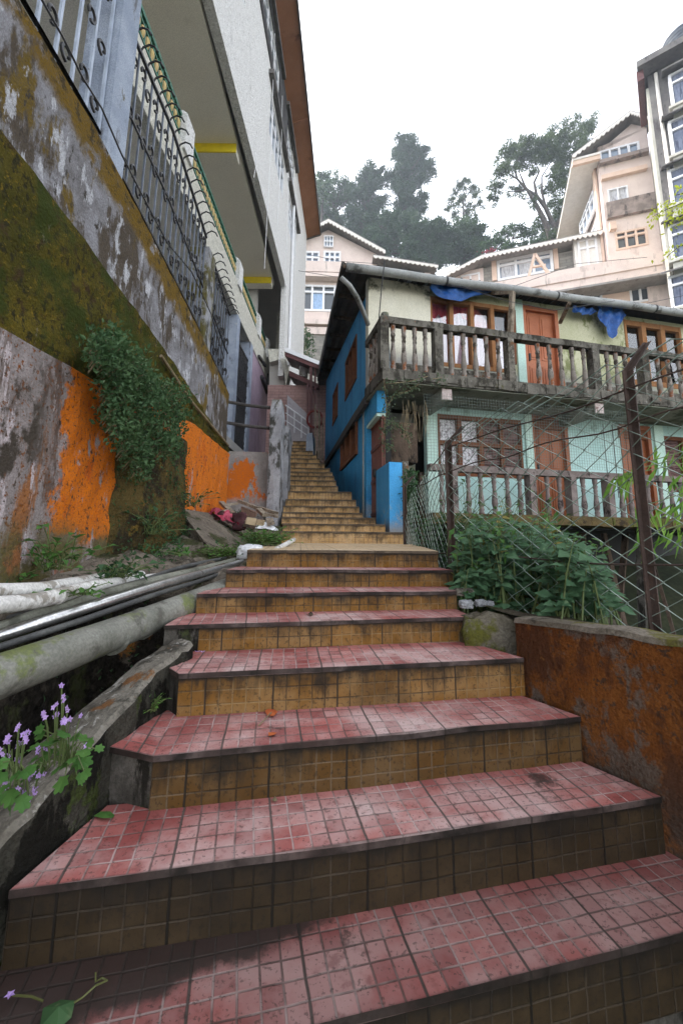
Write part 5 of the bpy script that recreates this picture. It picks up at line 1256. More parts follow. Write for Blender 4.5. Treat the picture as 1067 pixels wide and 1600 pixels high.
# bush behind the chain link
LEAFBU = leafmat('bush_leaf', (.050, .115, .055), (.085, .165, .085), 5, (.15, .24, .13))
r = random.Random(51); t = thing('leafy_bush', 'big leafy bush with broad pointed leaves behind the chain link fence', 'bush', (1.6, 3.1, -.5)); lf = MB(); st = MB()
GB = [(708, 930), (712, 850), (725, 815), (760, 800), (800, 812), (850, 815), (890, 835), (925, 870), (948, 905), (945, 935), (925, 955), (850, 958), (780, 955), (735, 945)]
for i in range(620):
    x, y = polyrand(GB, r); d = r.uniform(2.45, 3.9)-(.0 if x < 860 else .5); p = at_d(x, y, d); p.z = max(p.z, -.42)
    ro = V((p.x+r.uniform(-.15, .15), p.y+r.uniform(-.1, .15), -.48)); mid = ro.lerp(p, .6)+V((0, 0, .05)); st.tube([ro, mid, p], [.006, .004, .002], 4, cap=False)
    for k in range(8):
        q = mid.lerp(p, k/7)+V((r.gauss(0, .02), r.gauss(0, .02), r.gauss(0, .015))); an = k*2.4+r.random(); dd = V((cos(an), sin(an)-.25, r.uniform(-.35, .15)))
        lf.leaf(q, dd, V((r.uniform(-.4, .4), r.uniform(-1.1, -.2), 1)), r.uniform(.055, .10), r.uniform(.036, .062), .12)
lf2 = MB(); lf3 = MB()
for i in range(150):
    x, y = polyrand(GB, r); p = at_d(x+r.gauss(0, 14), y-r.uniform(-6, 26), r.uniform(2.45, 3.4)); p.z = max(p.z, -.4)
    q0 = p-V((r.uniform(-.04, .04), 0, .16)); st.tube([q0, p], [.003, .0015], 4, cap=False)
    for k in range(5):
        dd = V((r.uniform(-1, 1), r.uniform(-1, .4), r.uniform(-.2, .8))); (lf2 if i % 4 else lf3).leaf(p-V((0, 0, .03*k)), dd, V((r.uniform(-.6, .6), -.6, 1)), r.uniform(.03, .07), r.uniform(.015, .035), .15)
part('leaves', lf, LEAFBU, t); part('young_leaves', lf2, LEAFM, t); part('dry_leaves', lf3, leafmat('yellowed_leaf', (.16, .15, .035), (.24, .19, .05), 9), t); part('stems', st, STEM, t)
r = random.Random(52); t = thing('climbing_plant', 'tangle of small leaves growing up the chain link beside the cement pier', 'plant', (.85, 4.2, -.4)); lf = MB()
for i in range(1500):
    s_ = r.uniform(.25, L0*1.02); h = r.uniform(0, 1)**1.5*.62; p = fence_pt(s_, h)+V((r.uniform(0, .16), r.uniform(-.02, .05), 0)); lf.leaf(p, rdir(r, .2), rdir(r, .8), r.uniform(.025, .05), r.uniform(.015, .028))
part('leaves', lf, LEAFD, t)
r = random.Random(53); t = thing('leafy_plant', 'dark leafy plant growing in the gap beside the cement pier', 'plant', (.75, 5., .1)); lf = MB()
for i in range(420):
    p = at_d(r.gauss(642, 6), r.uniform(735, 812), r.uniform(4.95, 5.3)); lf.leaf(p, rdir(r, -.1), rdir(r, .8), r.uniform(.03, .075), r.uniform(.02, .045))
part('leaves', lf, LEAFD, t)
# sprigs in front of the lower deck
for i, (px, py, d, n_, lb) in enumerate(((735, 800, 3.6, 30, 'tall pale sprig rising in front of the lower balustrade'), (790, 800, 3.8, 34, 'leafy sprigs in front of the middle of the lower balustrade'), (850, 805, 3.8, 26, 'sprigs before the chestnut door of the lower veranda'))):
    weed('tall_sprig', lb, 'plant', g_(px, py+45, d), n_, .12, .42, .06, .035, LEAFM, 60+i)
# vine under the balcony
r = random.Random(54); t = thing('hanging_vine', 'straggling vine with dry roots hanging from the balcony edge over the old boards', 'vine', HW.p(.2, .7, 1.9)); lf = MB(); st = MB()
for (P, n) in (([(655, 600), (640, 610), (615, 618), (602, 640)], 90), ([(600, 592), (604, 640), (598, 690), (612, 700)], 130), ([(600, 668), (615, 660), (632, 672), (640, 690)], 120), ([(676, 592), (690, 590), (682, 600)], 40), ([(605, 600), (640, 596), (668, 588)], 60)):
    A = [at_d(x, y, 5.25+.05*k) for k, (x, y) in enumerate(P)]; st.tube(A, .006, 4)
    for i in range(n):
        k = r.randrange(len(A)-1); p = A[k].lerp(A[k+1], r.random())+V((r.gauss(0, .035), r.gauss(0, .03), r.gauss(0, .04))); lf.leaf(p, rdir(r, -.2), V((r.uniform(-.4, .4), -.8, .6)), r.uniform(.025, .055), r.uniform(.02, .04))
for i in range(26):
    x = r.uniform(628, 668); A = at_d(x, r.uniform(625, 645), 5.3); st.tube([A, A+V((r.uniform(-.03, .03), 0, -.15)), A+V((r.uniform(-.05, .05), 0, -r.uniform(.2, .5)))], .0022, 3)
part('leaves', lf, LEAFV, t); part('stems', st, DRYSTEM, t)
# bamboo leaves near the camera on the right
r = random.Random(55); t = thing('bamboo_plant', 'bamboo like plant with long bright leaves drooping in from the right', 'plant', (2.2, 2.4, -.4)); lf = MB(); st = MB()
for cx, cy, n, d in ((962, 745, 7, 2.0), (985, 735, 6, 2.0), (1000, 725, 5, 2.05), (1045, 705, 9, 2.1), (1060, 790, 12, 2.1), (1050, 830, 10, 2.1), (1062, 745, 8, 2.05), (1006, 790, 5, 2.0), (1005, 838, 6, 2.0), (1080, 700, 14, 2.1)):
    p0 = at_d(cx, cy, d); st.tube([V((2.2, 2.4, p0.z*.5)), at_d(1085, cy-25, d), p0], .003, 4)
    for k in range(n):
        q = p0+V((r.gauss(0, .035), r.gauss(0, .03), r.gauss(0, .02))); lf.leaf(q, V((r.uniform(-.7, .3), r.uniform(-.3, .3), -r.uniform(.3, 1.2))), V((r.uniform(-.5, .5), -1, .3)), r.uniform(.08, .15), r.uniform(.012, .02), .1)
st.tube([V((2.2, 2.4, -.6)), V((2.15, 2.35, .4)), V((2.0, 2.2, 1.2))], .012, 6)
part('leaves', lf, LEAFB, t); part('culm', st, STEM, t)
# ================================================================ RUBBISH, LEAVES, SMALL THINGS
m = MB(); m.hexa([(-1.42, 3.7, -.1), (-1.0, 3.2, -.2), (-.80, 4.7, -.15), (-1.44, 5.4, .0), (-1.42, 3.7, .27), (-1.0, 3.25, -.05), (-.84, 4.6, -.01), (-1.43, 5.4, .30)])
setp(solo('apron', m, RUBBLE, None, None, (-1.1, 4.2, .1)), kind='structure')
def zr(x, y, d): return at_d(320+x/7.62, 780+y/7.62, d)
PL = [((410, 55, 4.75), (655, 140, 4.6), .045, 'pale plank on top of the rubbish heap by the end wall'), ((195, 70, 4.6), (335, 195, 4.3), .04, 'pale plank leaning across the pink cloth'), ((250, 100, 4.9), (385, 72, 5.0), .04, 'short plank at the back of the rubbish heap'),
      ((640, 155, 4.6), (720, 215, 4.4), .045, 'stubby pale plank end in the middle of the heap'), ((655, 135, 4.95), (855, 190, 4.8), .05, 'long grey beam lying along the foot of the end wall'), ((700, 200, 4.8), (860, 230, 4.7), .04, 'grey board under the long beam'),
      ((455, 285, 4.2), (580, 345, 4.1), .035, 'thin pale plank at the front of the heap'), ((465, 345, 4.05), (745, 392, 4.0), .04, 'dark board along the front of the heap'), ((205, 190, 4.3), (270, 160, 4.35), .05, 'small wood scrap lying on the pink cloth')]
for a, b, w, lb in PL:
    m = MB(); A, B = zr(*a), zr(*b); A.z += .03; B.z += .02; m.bar(A, B, w*1.35, w*.7); solo('plank', m, WOODP if 'dark' not in lb else BURNT, lb, 'plank', A.lerp(B, .5), 'timber rubbish heap')
CARD = weathered('cardboard', (.34, .26, .16), (.42, .33, .21), 6, bump=.2); BRP = weathered('brown_panel', (.17, .11, .085), (.24, .16, .125), 6, bump=.3)
for P, mt, lb, dd in (([(430, 95), (620, 160), (600, 215), (440, 200)], BRP, 'mottled brown panel leaning in the rubbish heap', 4.75), ([(490, 222), (605, 240), (590, 320), (485, 290)], CARD, 'square of cardboard in the front of the heap', 4.25), ([(620, 250), (705, 262), (690, 318), (610, 305)], CARD, 'smaller scrap of cardboard beside the string bundle', 4.2), ([(725, 230), (790, 235), (815, 305), (750, 320)], WOODP, 'pale yellow wooden block standing at the right of the heap', 4.15)):
    m = MB(); m.prism([zr(x, y, dd-.2*(y > 250)) for x, y in P][::-1], (.01, .05 if mt is WOODP else .012, .01)); solo('board_scrap', m, mt, lb, 'board', zr(*P[0], dd), 'timber rubbish heap')
def crumple(name, P, d0, d1, mat, label, cat, seed, amp=.05, sag=.06, nx=22, ny=12):
    """cloth patch over four picture corners, pushed into folds"""
    a, b, c, d = [V(q) for q in P]; r = V((seed*7.3, seed*2.1, 0)); m = MB()
    def fn(s, t):
        p = a.lerp(b, s).lerp(d.lerp(c, s), t); nv = mathutils.noise.noise_vector(V((s*3.2, t*2.4, 0))+r)*amp+mathutils.noise.noise_vector(V((s*9, t*7, 2))+r)*amp*.45
        return p+nv+V((0, 0, sag*sin(pi*s)*sin(pi*t)))
    m.grid(nx, ny, fn); return solo(name, m, mat, label, cat, (a+c)/2, smooth=True)
crumple('pink_cloth', [zr(45, 185, 4.5), zr(60, 140, 4.75), zr(230, 130, 4.85), zr(220, 200, 4.4)], 0, 0, CLOTH, 'crumpled pink cloth thrown against the orange wall', 'cloth', 1)
crumple('pink_cloth', [zr(130, 225, 4.2), zr(215, 205, 4.5), zr(385, 205, 4.5), zr(385, 300, 4.1)], 0, 0, CLOTH, 'second pink rag with dark folds, nearer the boards', 'cloth', 2)
crumple('dark_cloth', [zr(90, 205, 4.25), zr(250, 165, 4.5), zr(380, 260, 4.3), zr(330, 335, 4.0)], 0, 0, CLOTHD, 'dark maroon rag under the pink cloth', 'cloth', 3)
m = lump('s', zr(415, 265, 4.2), (.06, .06, .085), CLOTHD, None, 9, amp=.22); solo('dark_bundle', m, CLOTHD, 'dark brown bundle between the pink cloth and the cardboard', 'bundle', zr(415, 320, 4.2), smooth=True)
crumple('white_rag', [zr(600, 350, 3.95), zr(610, 305, 4.2), zr(845, 325, 4.2), zr(860, 375, 3.9)], 0, 0, PLASTW, 'white plastic sheet rag at the front of the rubbish heap', 'rag', 4, .03, .05)
m = lump('s', zr(540, 628, 3.15), (.088, .065, .050), PLASTW, None, 14, amp=.24)
solo('plastic_bag', m, PLASTW, 'white tied plastic bag dumped beside the pale landing', 'bag', zr(540, 690, 3.15), smooth=True)
m = MB(); A, B = zr(850, 600, 3.15), zr(1062, 482, 3.9); m.tube([A, B], .019, 10); solo('pipe_offcut', m, PIPEW, 'short white pipe offcut lying on the left of the pale landing', 'pipe', A.lerp(B, .5))
# fallen leaves
def flat(name, c, out, z, mat, label, cat='leaf', up=.004):
    m = MB(); r = random.Random(len(label)); pts = [at_z(x, y, z+up) for x, y in out]; cc = sum(pts, V())/len(pts)+V((0, 0, .006))
    pts = [p+V((0, 0, r.uniform(0, .006))) for p in pts]; n = len(pts)
    m.raw(pts+[cc], [(n, i, (i+1) % n) for i in range(n)]); return solo(name, m, mat, label, cat, cc)
flat('dead_leaf', 0, [(414, 1112), (420, 1109), (430, 1110), (434, 1114), (428, 1121), (418, 1120)], -.642, DEADLF, 'curled rust red dead leaf lying on the third red step')
flat('dead_leaf', 0, [(419, 1146), (427, 1144), (433, 1147), (428, 1151), (420, 1150)], -.642, DEADLF, 'small flat rust red leaf near the nosing of the third step')
m = MB(); m.tube([at_z(404, 1134, -.636), at_z(412, 1126, -.632), at_z(424, 1113, -.628)], .0022, 4); solo('twig', m, DRYSTEM, 'short dry twig lying by the rust red leaf', 'twig', at_z(412, 1126, -.64))
flat('green_leaf', 0, [(146, 1276), (158, 1271), (172, 1271), (180, 1274), (176, 1281), (160, 1281)], -.796, LEAFM, 'dull green fallen leaf in the corner of the second red step')
flat('dead_leaf', 0, [(424, 1250), (430, 1247), (434, 1251), (429, 1255)], -.796, DRYSTEM, 'tiny brown crumpled leaf at the back of the second step')
flat('dead_leaf', 0, [(481, 960), (486, 957), (490, 960), (486, 963)], -.372, BURNT, 'brown leaf scrap against the fifth riser')
t = thing('fallen_sprig', 'fallen sprig with a curly stem and one broad leaf at the bottom left', 'sprig', at_z(110, 1560, -.96)); m = MB()
m.tube([at_z(x, y, -.95+h) for x, y, h in ((108, 1572, .0), (130, 1558, .012), (150, 1540, .02), (168, 1532, .01), (160, 1528, .015), (150, 1534, .02), (150, 1520, .025))], .0020, 5); m.tube([at_z(x, y, -.95) for x, y in ((68, 1564), (50, 1557), (20, 1555))], .002, 4); part('stem', m, plain('yellow_green_stem', (.09, .095, .03)), t)
m = MB(); pts = [at_z(x, y, -.945) for x, y in ((68, 1575), (95, 1562), (118, 1563), (112, 1590), (90, 1610), (62, 1606))]; cc = sum(pts, V())/6+V((0, 0, .012)); m.raw(pts+[cc], [(6, i, (i+1) % 6) for i in range(6)]); part('leaf', m, LEAFD, t)
m = MB(); p = at_z(16, 1556, -.94)
for q in range(5): m.leaf(p, V((cos(q*1.26), sin(q*1.26), .3)), V((0, 0, 1)), .011, .007)
part('flower', m, PETAL, t)
m = MB(); p = at_z(312, 1018, -.475)
for q in range(10): m.leaf(p+V((random.gauss(0, .012), random.gauss(0, .006), 0)), V((random.gauss(0, 1), random.gauss(0, 1), .3)), V((0, 0, 1)), .011, .007)
solo('fallen_petals', m, PETAL, 'fallen violet petals at the left end of the fourth step', 'petals', p)
# ================================================================ BACKGROUND HOUSES
PINK = weathered('pale_pink_paint', (.68, .56, .51), (.75, .63, .57), 1.2, [((.50, .41, .37), 1.5, .52, .70, (1, 1, .25)), ((.40, .34, .31), 2.6, .60, .70, (1, 1, .12)), ((.72, .60, .54), 3, .62, .74, (1, 1, .5))], bump=.15)
PINKD = weathered('stained_parapet', (.22, .18, .16), (.36, .29, .26), 2, [((.10, .085, .08), 2.5, .5, .66, (1, 1, .5))], bump=.3)
PEACH = weathered('peach_paint', (.68, .50, .40), (.74, .56, .45), 2, bump=.1)
ROOFW = weathered('white_scalloped_eave', (.72, .68, .63), (.80, .76, .71), 3, bump=.1)
CORR = weathered('corrugated_roof', (.24, .22, .21), (.32, .30, .28), 2, [((.14, .10, .08), 3, .55, .7, (1, 1, 1))], bump=.2)
# ---- gable house at the head of the alley
GW = Wall(-3.2, 26, 2)
gh = thing('gable_house', 'pale pink gabled house with a scalloped white roof edge at the head of the alley', 'house', (0, 27, 9))
ap_ = GW.at(513, 354); gl_ = GW.at(440, 392); gr = GW.at(600, 402)
wTop = GW.rect(468, 394, 498, 415); wTop2 = GW.rect(507, 394, 531, 415); wSm = GW.rect(507, 371, 520, 387); wBig = GW.rect(470, 447, 523, 485)
zb_ = GW.at(500, 526)[1]; zrr = gr[1]
m = MB(); GW.wallpanel(m, gl_[0], gr[0]-.5, zb_, zrr+.2, .3, [wTop, wTop2, wBig]); 
m.prism([GW.p(gl_[0], 0, zrr+.2), GW.p(gr[0]-.5, 0, zrr+.2), GW.p(ap_[0], 0, ap_[1]-.25)], tuple(GW.p(0, -.3, 0)-GW.p(0, 0, 0))); part('front_wall', m, PINK, gh)
m = MB(); GW.box(m, gl_[0], gr[0]-.5, -6, -.9, zb_-4, zrr); part('house_body', m, PINK, gh)
m = MB(); GW.box(m, gl_[0], gr[0]-.9, 0, .55, GW.at(500, 432)[1], GW.at(500, 416)[1]); part('balcony_band', m, PINK, gh)
m = MB(); GW.box(m, gl_[0], gr[0]-.8, 0, .5, GW.at(500, 512)[1], GW.at(500, 505)[1]); GW.box(m, gl_[0], gr[0]-.9, .0, .35, zb_, zb_+.5); GW.box(m, gl_[0], gr[0]-.85, 0, .6, GW.at(500, 440)[1], GW.at(500, 434)[1]); part('string_course', m, PINK, gh)
def bwin(W, r, n, parent, fm=WHITEF, gm=GLASSB, fw=.06, trans=None, v=0, cur=None, cm=None):
    m = MB()
    for i in range(n+1):
        u = r[0]+(r[1]-r[0])*i/n; W.box(m, u-fw, u+fw, v-.12, v+.04, r[2], r[3])
    for w in [r[2], r[3]]+([r[2]+(r[3]-r[2])*trans] if trans else []): W.box(m, r[0]-fw, r[1]+fw, v-.115, v+.045, w-fw, w+fw)
    f = part('window', m, fm, parent); m = MB(); W.box(m, r[0], r[1], v-.10, v-.08, r[2], r[3]); part('pane', m, gm, f)
    if cur:
        m = MB()
        for a, b in cur: W.box(m, r[0]+(r[1]-r[0])*a, r[0]+(r[1]-r[0])*b, v-.08, v-.06, r[2], r[3])
        part('curtain', m, cm or CURT, f)
    return f
bwin(GW, wTop, 3, gh, trans=.6); bwin(GW, wTop2, 3, gh, trans=.6); bwin(GW, wSm, 3, gh, fw=.035, trans=.5, v=.11); bwin(GW, wBig, 3, gh, trans=.75, gm=GLASSD, fw=.07)
m = MB(); W_ = wBig; GW.box(m, W_[0]+(W_[1]-W_[0])*.36, W_[0]+(W_[1]-W_[0])*.66, -.075, -.05, W_[2]+.1, W_[2]+(W_[3]-W_[2])*.72); part('blue_blind', m, plain('blue_blind', (.30, .42, .60)), gh)
def scallop_edge(W, a, b, parent, v0, v1, n, th=.16, amp=.12, mat=ROOFW, name='roof_edge'):
    """a,b = (u,w) ends of the verge; lower edge scalloped"""
    m = MB()
    for i in range(n):
        for k in range(4):
            s0 = (i+k/4)/n; s1 = (i+(k+1)/4)/n; d0 = th+amp*sin(pi*k/4); d1 = th+amp*sin(pi*(k+1)/4)
            u0, w0 = a[0]+(b[0]-a[0])*s0, a[1]+(b[1]-a[1])*s0; u1, w1 = a[0]+(b[0]-a[0])*s1, a[1]+(b[1]-a[1])*s1
            if u0 > u1: u0, w0, d0, u1, w1, d1 = u1, w1, d1, u0, w0, d0
            m.hexa([W.p(u0, v1, w0-d0), W.p(u1, v1, w1-d1), W.p(u1, v1-.06, w1-d1), W.p(u0, v1-.06, w0-d0), W.p(u0, v1, w0), W.p(u1, v1, w1), W.p(u1, v1-.06, w1), W.p(u0, v1-.06, w0)])
    part(name, m, mat, parent)
    m = MB(); q = [(a[0], a[1]), (b[0], b[1])]
    if q[0][0] > q[1][0]: q = q[::-1]
    (u0, w0), (u1, w1) = q
    m.hexa([W.p(u0, v1, w0), W.p(u1, v1, w1), W.p(u1, v0, w1), W.p(u0, v0, w0), W.p(u0, v1, w0+.06), W.p(u1, v1, w1+.06), W.p(u1, v0, w1+.06), W.p(u0, v0, w0+.06)]); part('roof', m, CORR, parent)
scallop_edge(GW, ap_, gr, gh, -6, .7, 16); scallop_edge(GW, ap_, (gl_[0], gl_[1]), gh, -6, .7, 14)
a = GW.at(583, 400, .8); b = GW.at(684, 416, .8); m = MB(); GW.box(m, a[0]-.1, b[0]-.4, -3, .3, a[1]-4, a[1]-.75); part('side_wing', m, PINK, gh)
scallop_edge(GW, a, b, gh, -3, .9, 14, th=.10, amp=.10)
t = solo('stone_retaining_wall', (lambda m: (GW.box(m, gl_[0], 6, -.6, .25, zb_-5.5, zb_-.02), m)[1])(MB()), STONE, 'rough stone retaining wall under the pale pink gabled house', 'wall', GW.p(0, 0, zb_-3))
r = random.Random(77)
def leafclump(name, label, cat, c, rad, n, L, mat, seed, group=None):
    r = random.Random(seed); t = thing(name, label, cat, V(c)-V((0, 0, rad[2])), group); m = MB(); st = MB()
    for i in range(n):
        d = rdir(r, 0)*r.uniform(.3, 1)**.5; p = V((c[0]+d.x*rad[0], c[1]+d.y*rad[1], c[2]+d.z*rad[2])); m.leaf(p, rdir(r, .1), rdir(r, .8), L*r.uniform(.6, 1.3), L*.5)
        if i % 25 == 0: st.tube([V(c)-V((0, 0, rad[2])), p], L*.07, 3)
    part('leaves', m, mat, t); part('stems', st, DRYSTEM, t); return t
leafclump('potted_creeper', 'bright green tuft on the ledge beside the big alley-end window', 'plant', at_d(465, 474, 22), (.28, .3, .25), 160, .16, LEAFG, 1)
leafclump('dark_shrub', 'dark shrub in the gap under the pale pink gabled house', 'shrub', at_d(463, 545, 18), (.9, .8, 1.3), 900, .16, LEAFD, 2)
# ---- pink hotel
HT = Wall(14.9, 24.4, -20)
hb_ = thing('pink_apartment_block', 'tall pale pink apartment tower with a long lower wing and scalloped roof edges', 'building', (16, 26, 9))
TL = HT.at(951, 405)[0]; TR = HT.at(1033, 385)[0]
zg0 = HT.at(990, 440)[1]; zpar = HT.at(919, 414, .9)[1]-.1
ztw = HT.at(1003, 190)[1]
tw = [HT.rect(937, 236, 999, 250), HT.rect(950, 294, 979, 316), HT.rect(963, 362, 1010, 384)]
def hr(px0, px1, y0, y1, v=0.):   # a window tilted by perspective: use its centre line
    c0 = HT.at(px0, y0, v); c1 = HT.at(px1, y1, v); return c0, c1
def ctr(x0, x1, yt, yb, v=0.):
    xm = (x0+x1)/2; a = HT.at(x0, (yt+yb)/2, v)[0]; b = HT.at(x1, (yt+yb)/2, v)[0]; return (a, b, HT.at(xm, yb, v)[1], HT.at(xm, yt, v)[1])
tw1 = ctr(937, 998, 230, 250); tw2 = ctr(950, 980, 294, 316); tw3 = ctr(962, 1010, 360, 386); tw4 = ctr(984, 1014, 436, 471); tw5 = ctr(900, 938, 446, 470)
m = MB(); HT.wallpanel(m, TL-.0, TR, zpar-.3, ztw-1.0, .25, [tw1, tw2, tw3]); 
uap = (HT.at(962, 190)[0]); m.prism([HT.p(TL, 0, ztw-1.0), HT.p(TR, 0, ztw-1.0), HT.p(TR, 0, ztw-.5), HT.p(uap+.8, 0, ztw+.05), HT.p(TL, 0, ztw-1.4)], tuple(HT.n.to_3d()*-.25)); part('tower_front', m, PINK, hb_)
m = MB(); HT.box(m, TL, TR, -8, -1, 8, ztw-1.2); HT.box(m, TL, TL+.2, -1, -.25, 9, ztw-1.2); HT.box(m, TR-.2, TR, -1, -.25, 9, ztw-1.2); part('tower_body', m, PINK, hb_)
bwin(HT, tw1, 4, hb_, trans=None); bwin(HT, tw2, 2, hb_, gm=CURT, fw=.04); bwin(HT, tw3, 3, hb_, fm=PEACH, gm=GLASSD, trans=.7); bwin(HT, tw4, 2, hb_, gm=GLASSD, trans=.78); bwin(HT, tw5, 3, hb_, gm=GLASSB, trans=.7)
def ledge(x0, y0, x1, y1, vo, h, mat=PINK, v=0., nm='ledge', inn=-.05):
    a = HT.at(x0, y0, v); b = HT.at(x1, y1, v); z = (a[1]+b[1])/2; m = MB(); HT.box(m, a[0], b[0], inn, vo, z-h, z); part(nm, m, mat, hb_)
ledge(934, 258, 1010, 236, .35, .25, PINKD); ledge(938, 281, 1008, 258, .25, .3, PEACH); ledge(945, 322, 1020, 303, .25, 1.1, PINKD)
ledge(950, 352, 960, 350, .3, .5, PEACH)
# long balcony parapet and lower storeys
a0 = HT.at(790, 452)[0]-9; 
m = MB(); HT.box(m, a0, TR+.4, .0, .9, zpar-1.15, zpar+.1); HT.box(m, a0+9.5, TR-.4, .9, 1.0, zpar-.75, zpar-.35); HT.box(m, a0, TR+.5, -.5, 1.1, zpar-1.35, zpar-1.2); part('balcony_parapet', m, PINK, hb_)
m = MB(); HT.box(m, a0, TR+.7, -.6, 1.25, zpar-1.55, zpar-1.42); part('tin_ledge', m, CORR, hb_)
m = MB(); HT.wallpanel(m, a0, TR, 4, zpar-1.42, .3, [tw4, tw5]); part('lower_front', m, PEACH, hb_)
m = MB(); HT.box(m, TR-1.0, TR+.15, 0, .12, 5, zpar-1.5); part('corner_strip', m, PINK, hb_)
m = MB(); HT.box(m, a0, TR, -.8, -.75, 5, zpar-1.5); part('room_wall', m, DARKIN, hb_)
# lower wing with stone wall
WG = -1.3
sw0 = HT.at(703, 425, WG)[0]-.2; sw1 = HT.at(893, 380, WG)[0]
wz1 = HT.at(880, 370, WG)[1]; wz0 = HT.at(760, 400, WG)[1]
ww1 = ctr(778, 862, 401, 430, WG); ww2 = ctr(893, 918, 378, 404, WG); 
zw_ = HT.at(820, 394, WG+1.0)[1]
m = MB(); HT.wallpanel(m, sw0+2.5, TL+.3, zpar-.5, zw_+.1, .3, [(ww1[0], ww1[1], ww1[2], ww1[3])], WG); part('stone_wall', m, STONE, hb_)
m = MB(); HT.box(m, sw0+.3, sw0+2.5, WG-.3, WG+.05, zpar-1, zw_+.1); part('wing_wall', m, PINK, hb_)
bwin(HT, (sw0+1.0, sw0+2.2, zw_-1.2, zw_-.3), 2, hb_, v=WG+.1)
bwin(HT, ww1, 3, hb_, fm=WHITEF, v=WG, trans=.75, fw=.09, cur=((.05, .3), (.4, .62)))
m = MB(); HT.box(m, ww1[0]-.4, ww1[1]+.35, WG, WG+.08, ww1[3]+.12, ww1[3]+.5); HT.box(m, ww1[0]-.45, ww1[0]-.12, WG, WG+.08, ww1[2], ww1[3]+.12); HT.box(m, ww1[1]+.12, ww1[1]+.4, WG, WG+.08, ww1[2], ww1[3]+.12); part('peach_surround', m, PEACH, hb_)
bwb = Wall(HT.p(TL-1.75, WG+.0, 0).x, HT.p(TL-1.75, WG, 0).y, -15)
m = MB(); HT.box(m, TL-1.7, TL-.15, WG, WG+.55, zpar, zw_+.6); part('bay', m, ROOFW, hb_)
bwin(HT, (TL-1.45, TL-.45, zpar+.5, zw_+.3), 2, hb_, v=WG+.60, gm=GLASSB, trans=.75)
# A-frame prop in front of the wing
m = MB(); A = HT.at(835, 397, .7); 
for x0, y0 in ((824, 432), (858, 425)): m.bar(HT.p(*(HT.at(x0, y0, .7)[0], .7, zpar)), HT.p(A[0], .7, A[1]), .16)
m.bar(HT.p(HT.at(828, 418, .7)[0], .7, HT.at(828, 418, .7)[1]), HT.p(HT.at(852, 414, .7)[0], .7, HT.at(852, 414, .7)[1]), .12); part('timber_prop', m, PEACH, hb_)
# wing roof with white scalloped edge, rising in steps to the right
e0 = HT.at(703, 415, -.3); e1 = HT.at(750, 402, -.3); e2 = HT.at(890, 367, -.3)
ze = (e1[1]+e2[1])/2
scallop_edge(HT, (e1[0], ze), (TL-.1, ze), hb_, -4.5, -.3, 26, th=.14, amp=.14)
scallop_edge(HT, (e0[0]-.3, ze-.9), (e1[0]+.1, ze-.05), hb_, -4.5, -.25, 7, th=.12, amp=.12)
# tower roof and its deep side eave
tl = HT.at(903, 218, .6); tp = HT.at(970, 186, .6); trr = HT.at(1008, 184, .6)
scallop_edge(HT, (TL-1.6, ztw-1.7), (uap+.6, ztw+.35), hb_, -8, .7, 12, th=.14, amp=.14)
scallop_edge(HT, (uap+.6, ztw+.35), (TR+.2, ztw-.55), hb_, -8, .7, 9, th=.14, amp=.14)
m = MB(); HT.box(m, TL-1.6, TL-.02, -8, .55, ztw-2.0, ztw-1.85)
part('side_eave', m, ROOFW, hb_)
m = MB(); HT.box(m, TL-1.62, TL-.02, .3, .5, ztw-2.3, ztw-1.98); part('eave_beam', m, PEACH, hb_)
SWT = Wall(HT.p(TL, 0, 0).x, HT.p(TL, 0, 0).y, -105)     # tower's left side: u runs towards the viewer
for i in range(4):
    z = zpar+.8+i*2.4
    if z < ztw-3: bwin(SWT, (-4.6, -1.4, z, z+1.3), 4, hb_, gm=GLASSB, trans=.7, v=.03)
m = MB(); SWT.box(m, -1.0, -.6, .0, .12, zpar, ztw-2); part('drain_pipe', m, PEACH, hb_)
PP = HT.p(HT.at(765, 404, -.8)[0], -.8, ze+.07); m = MB(); m.lathe([(.15, 0), (.22, .30), (.24, .34)], 10, PP); t = thing('flower_pot', 'maroon pot of red flowers on the scalloped wing roof', 'flower pot', PP); part('pot', m, MAROON, t)
m = MB(); r = random.Random(5); REDF = leafmat('red_flower', (.20, .02, .04), (.28, .04, .07), 9)
for i in range(160):
    p = PP+V((r.gauss(0, .22), r.gauss(0, .18), .40+r.gauss(0, .07))); m.leaf(p, rdir(r, .5), rdir(r, .5), .10, .07)
part('flowers', m, REDF, t)
# ---- dark tall building at the right edge
DB = Wall(at_d(1034, 300, 19).x, 19, -38)
CDK = weathered('dark_stained_concrete', (.13, .12, .12), (.20, .19, .18), 1.2, [((.07, .065, .065), 1.6, .5, .66, (1, 1, .3)), ((.30, .28, .25), 3, .6, .74, (1, 1, .4))], bump=.3)
CDL = weathered('raw_plaster', (.46, .44, .38), (.54, .52, .46), 1.5, [((.26, .25, .23), 2, .55, .7, (1, 1, .3))], bump=.3)
BLUEC = weathered('blue_grey_curtain', (.13, .15, .21), (.19, .21, .28), 3, [((.07, .08, .12), 9, .5, .6, (1, 1, .1))], bump=0)
db = thing('dark_tower_block', 'dark grey tower block with stacked bay windows and a roof tank at the right edge', 'building', DB.p(1, -2, 6))
zr_ = DB.at(1040, 95)[1]
m = MB(); DB.box(m, 0, 8, -7, 0, 2, zr_-.3); part('main_wall', m, CDK, db)
m = MB(); q = Wall(DB.p(0, 0, 0).x, DB.p(0, 0, 0).y, -128); 
m = MB(); DB.box(m, -.12, 0, -7, -.05, 2, zr_-1.0); part('side_wall', m, CDL, db)
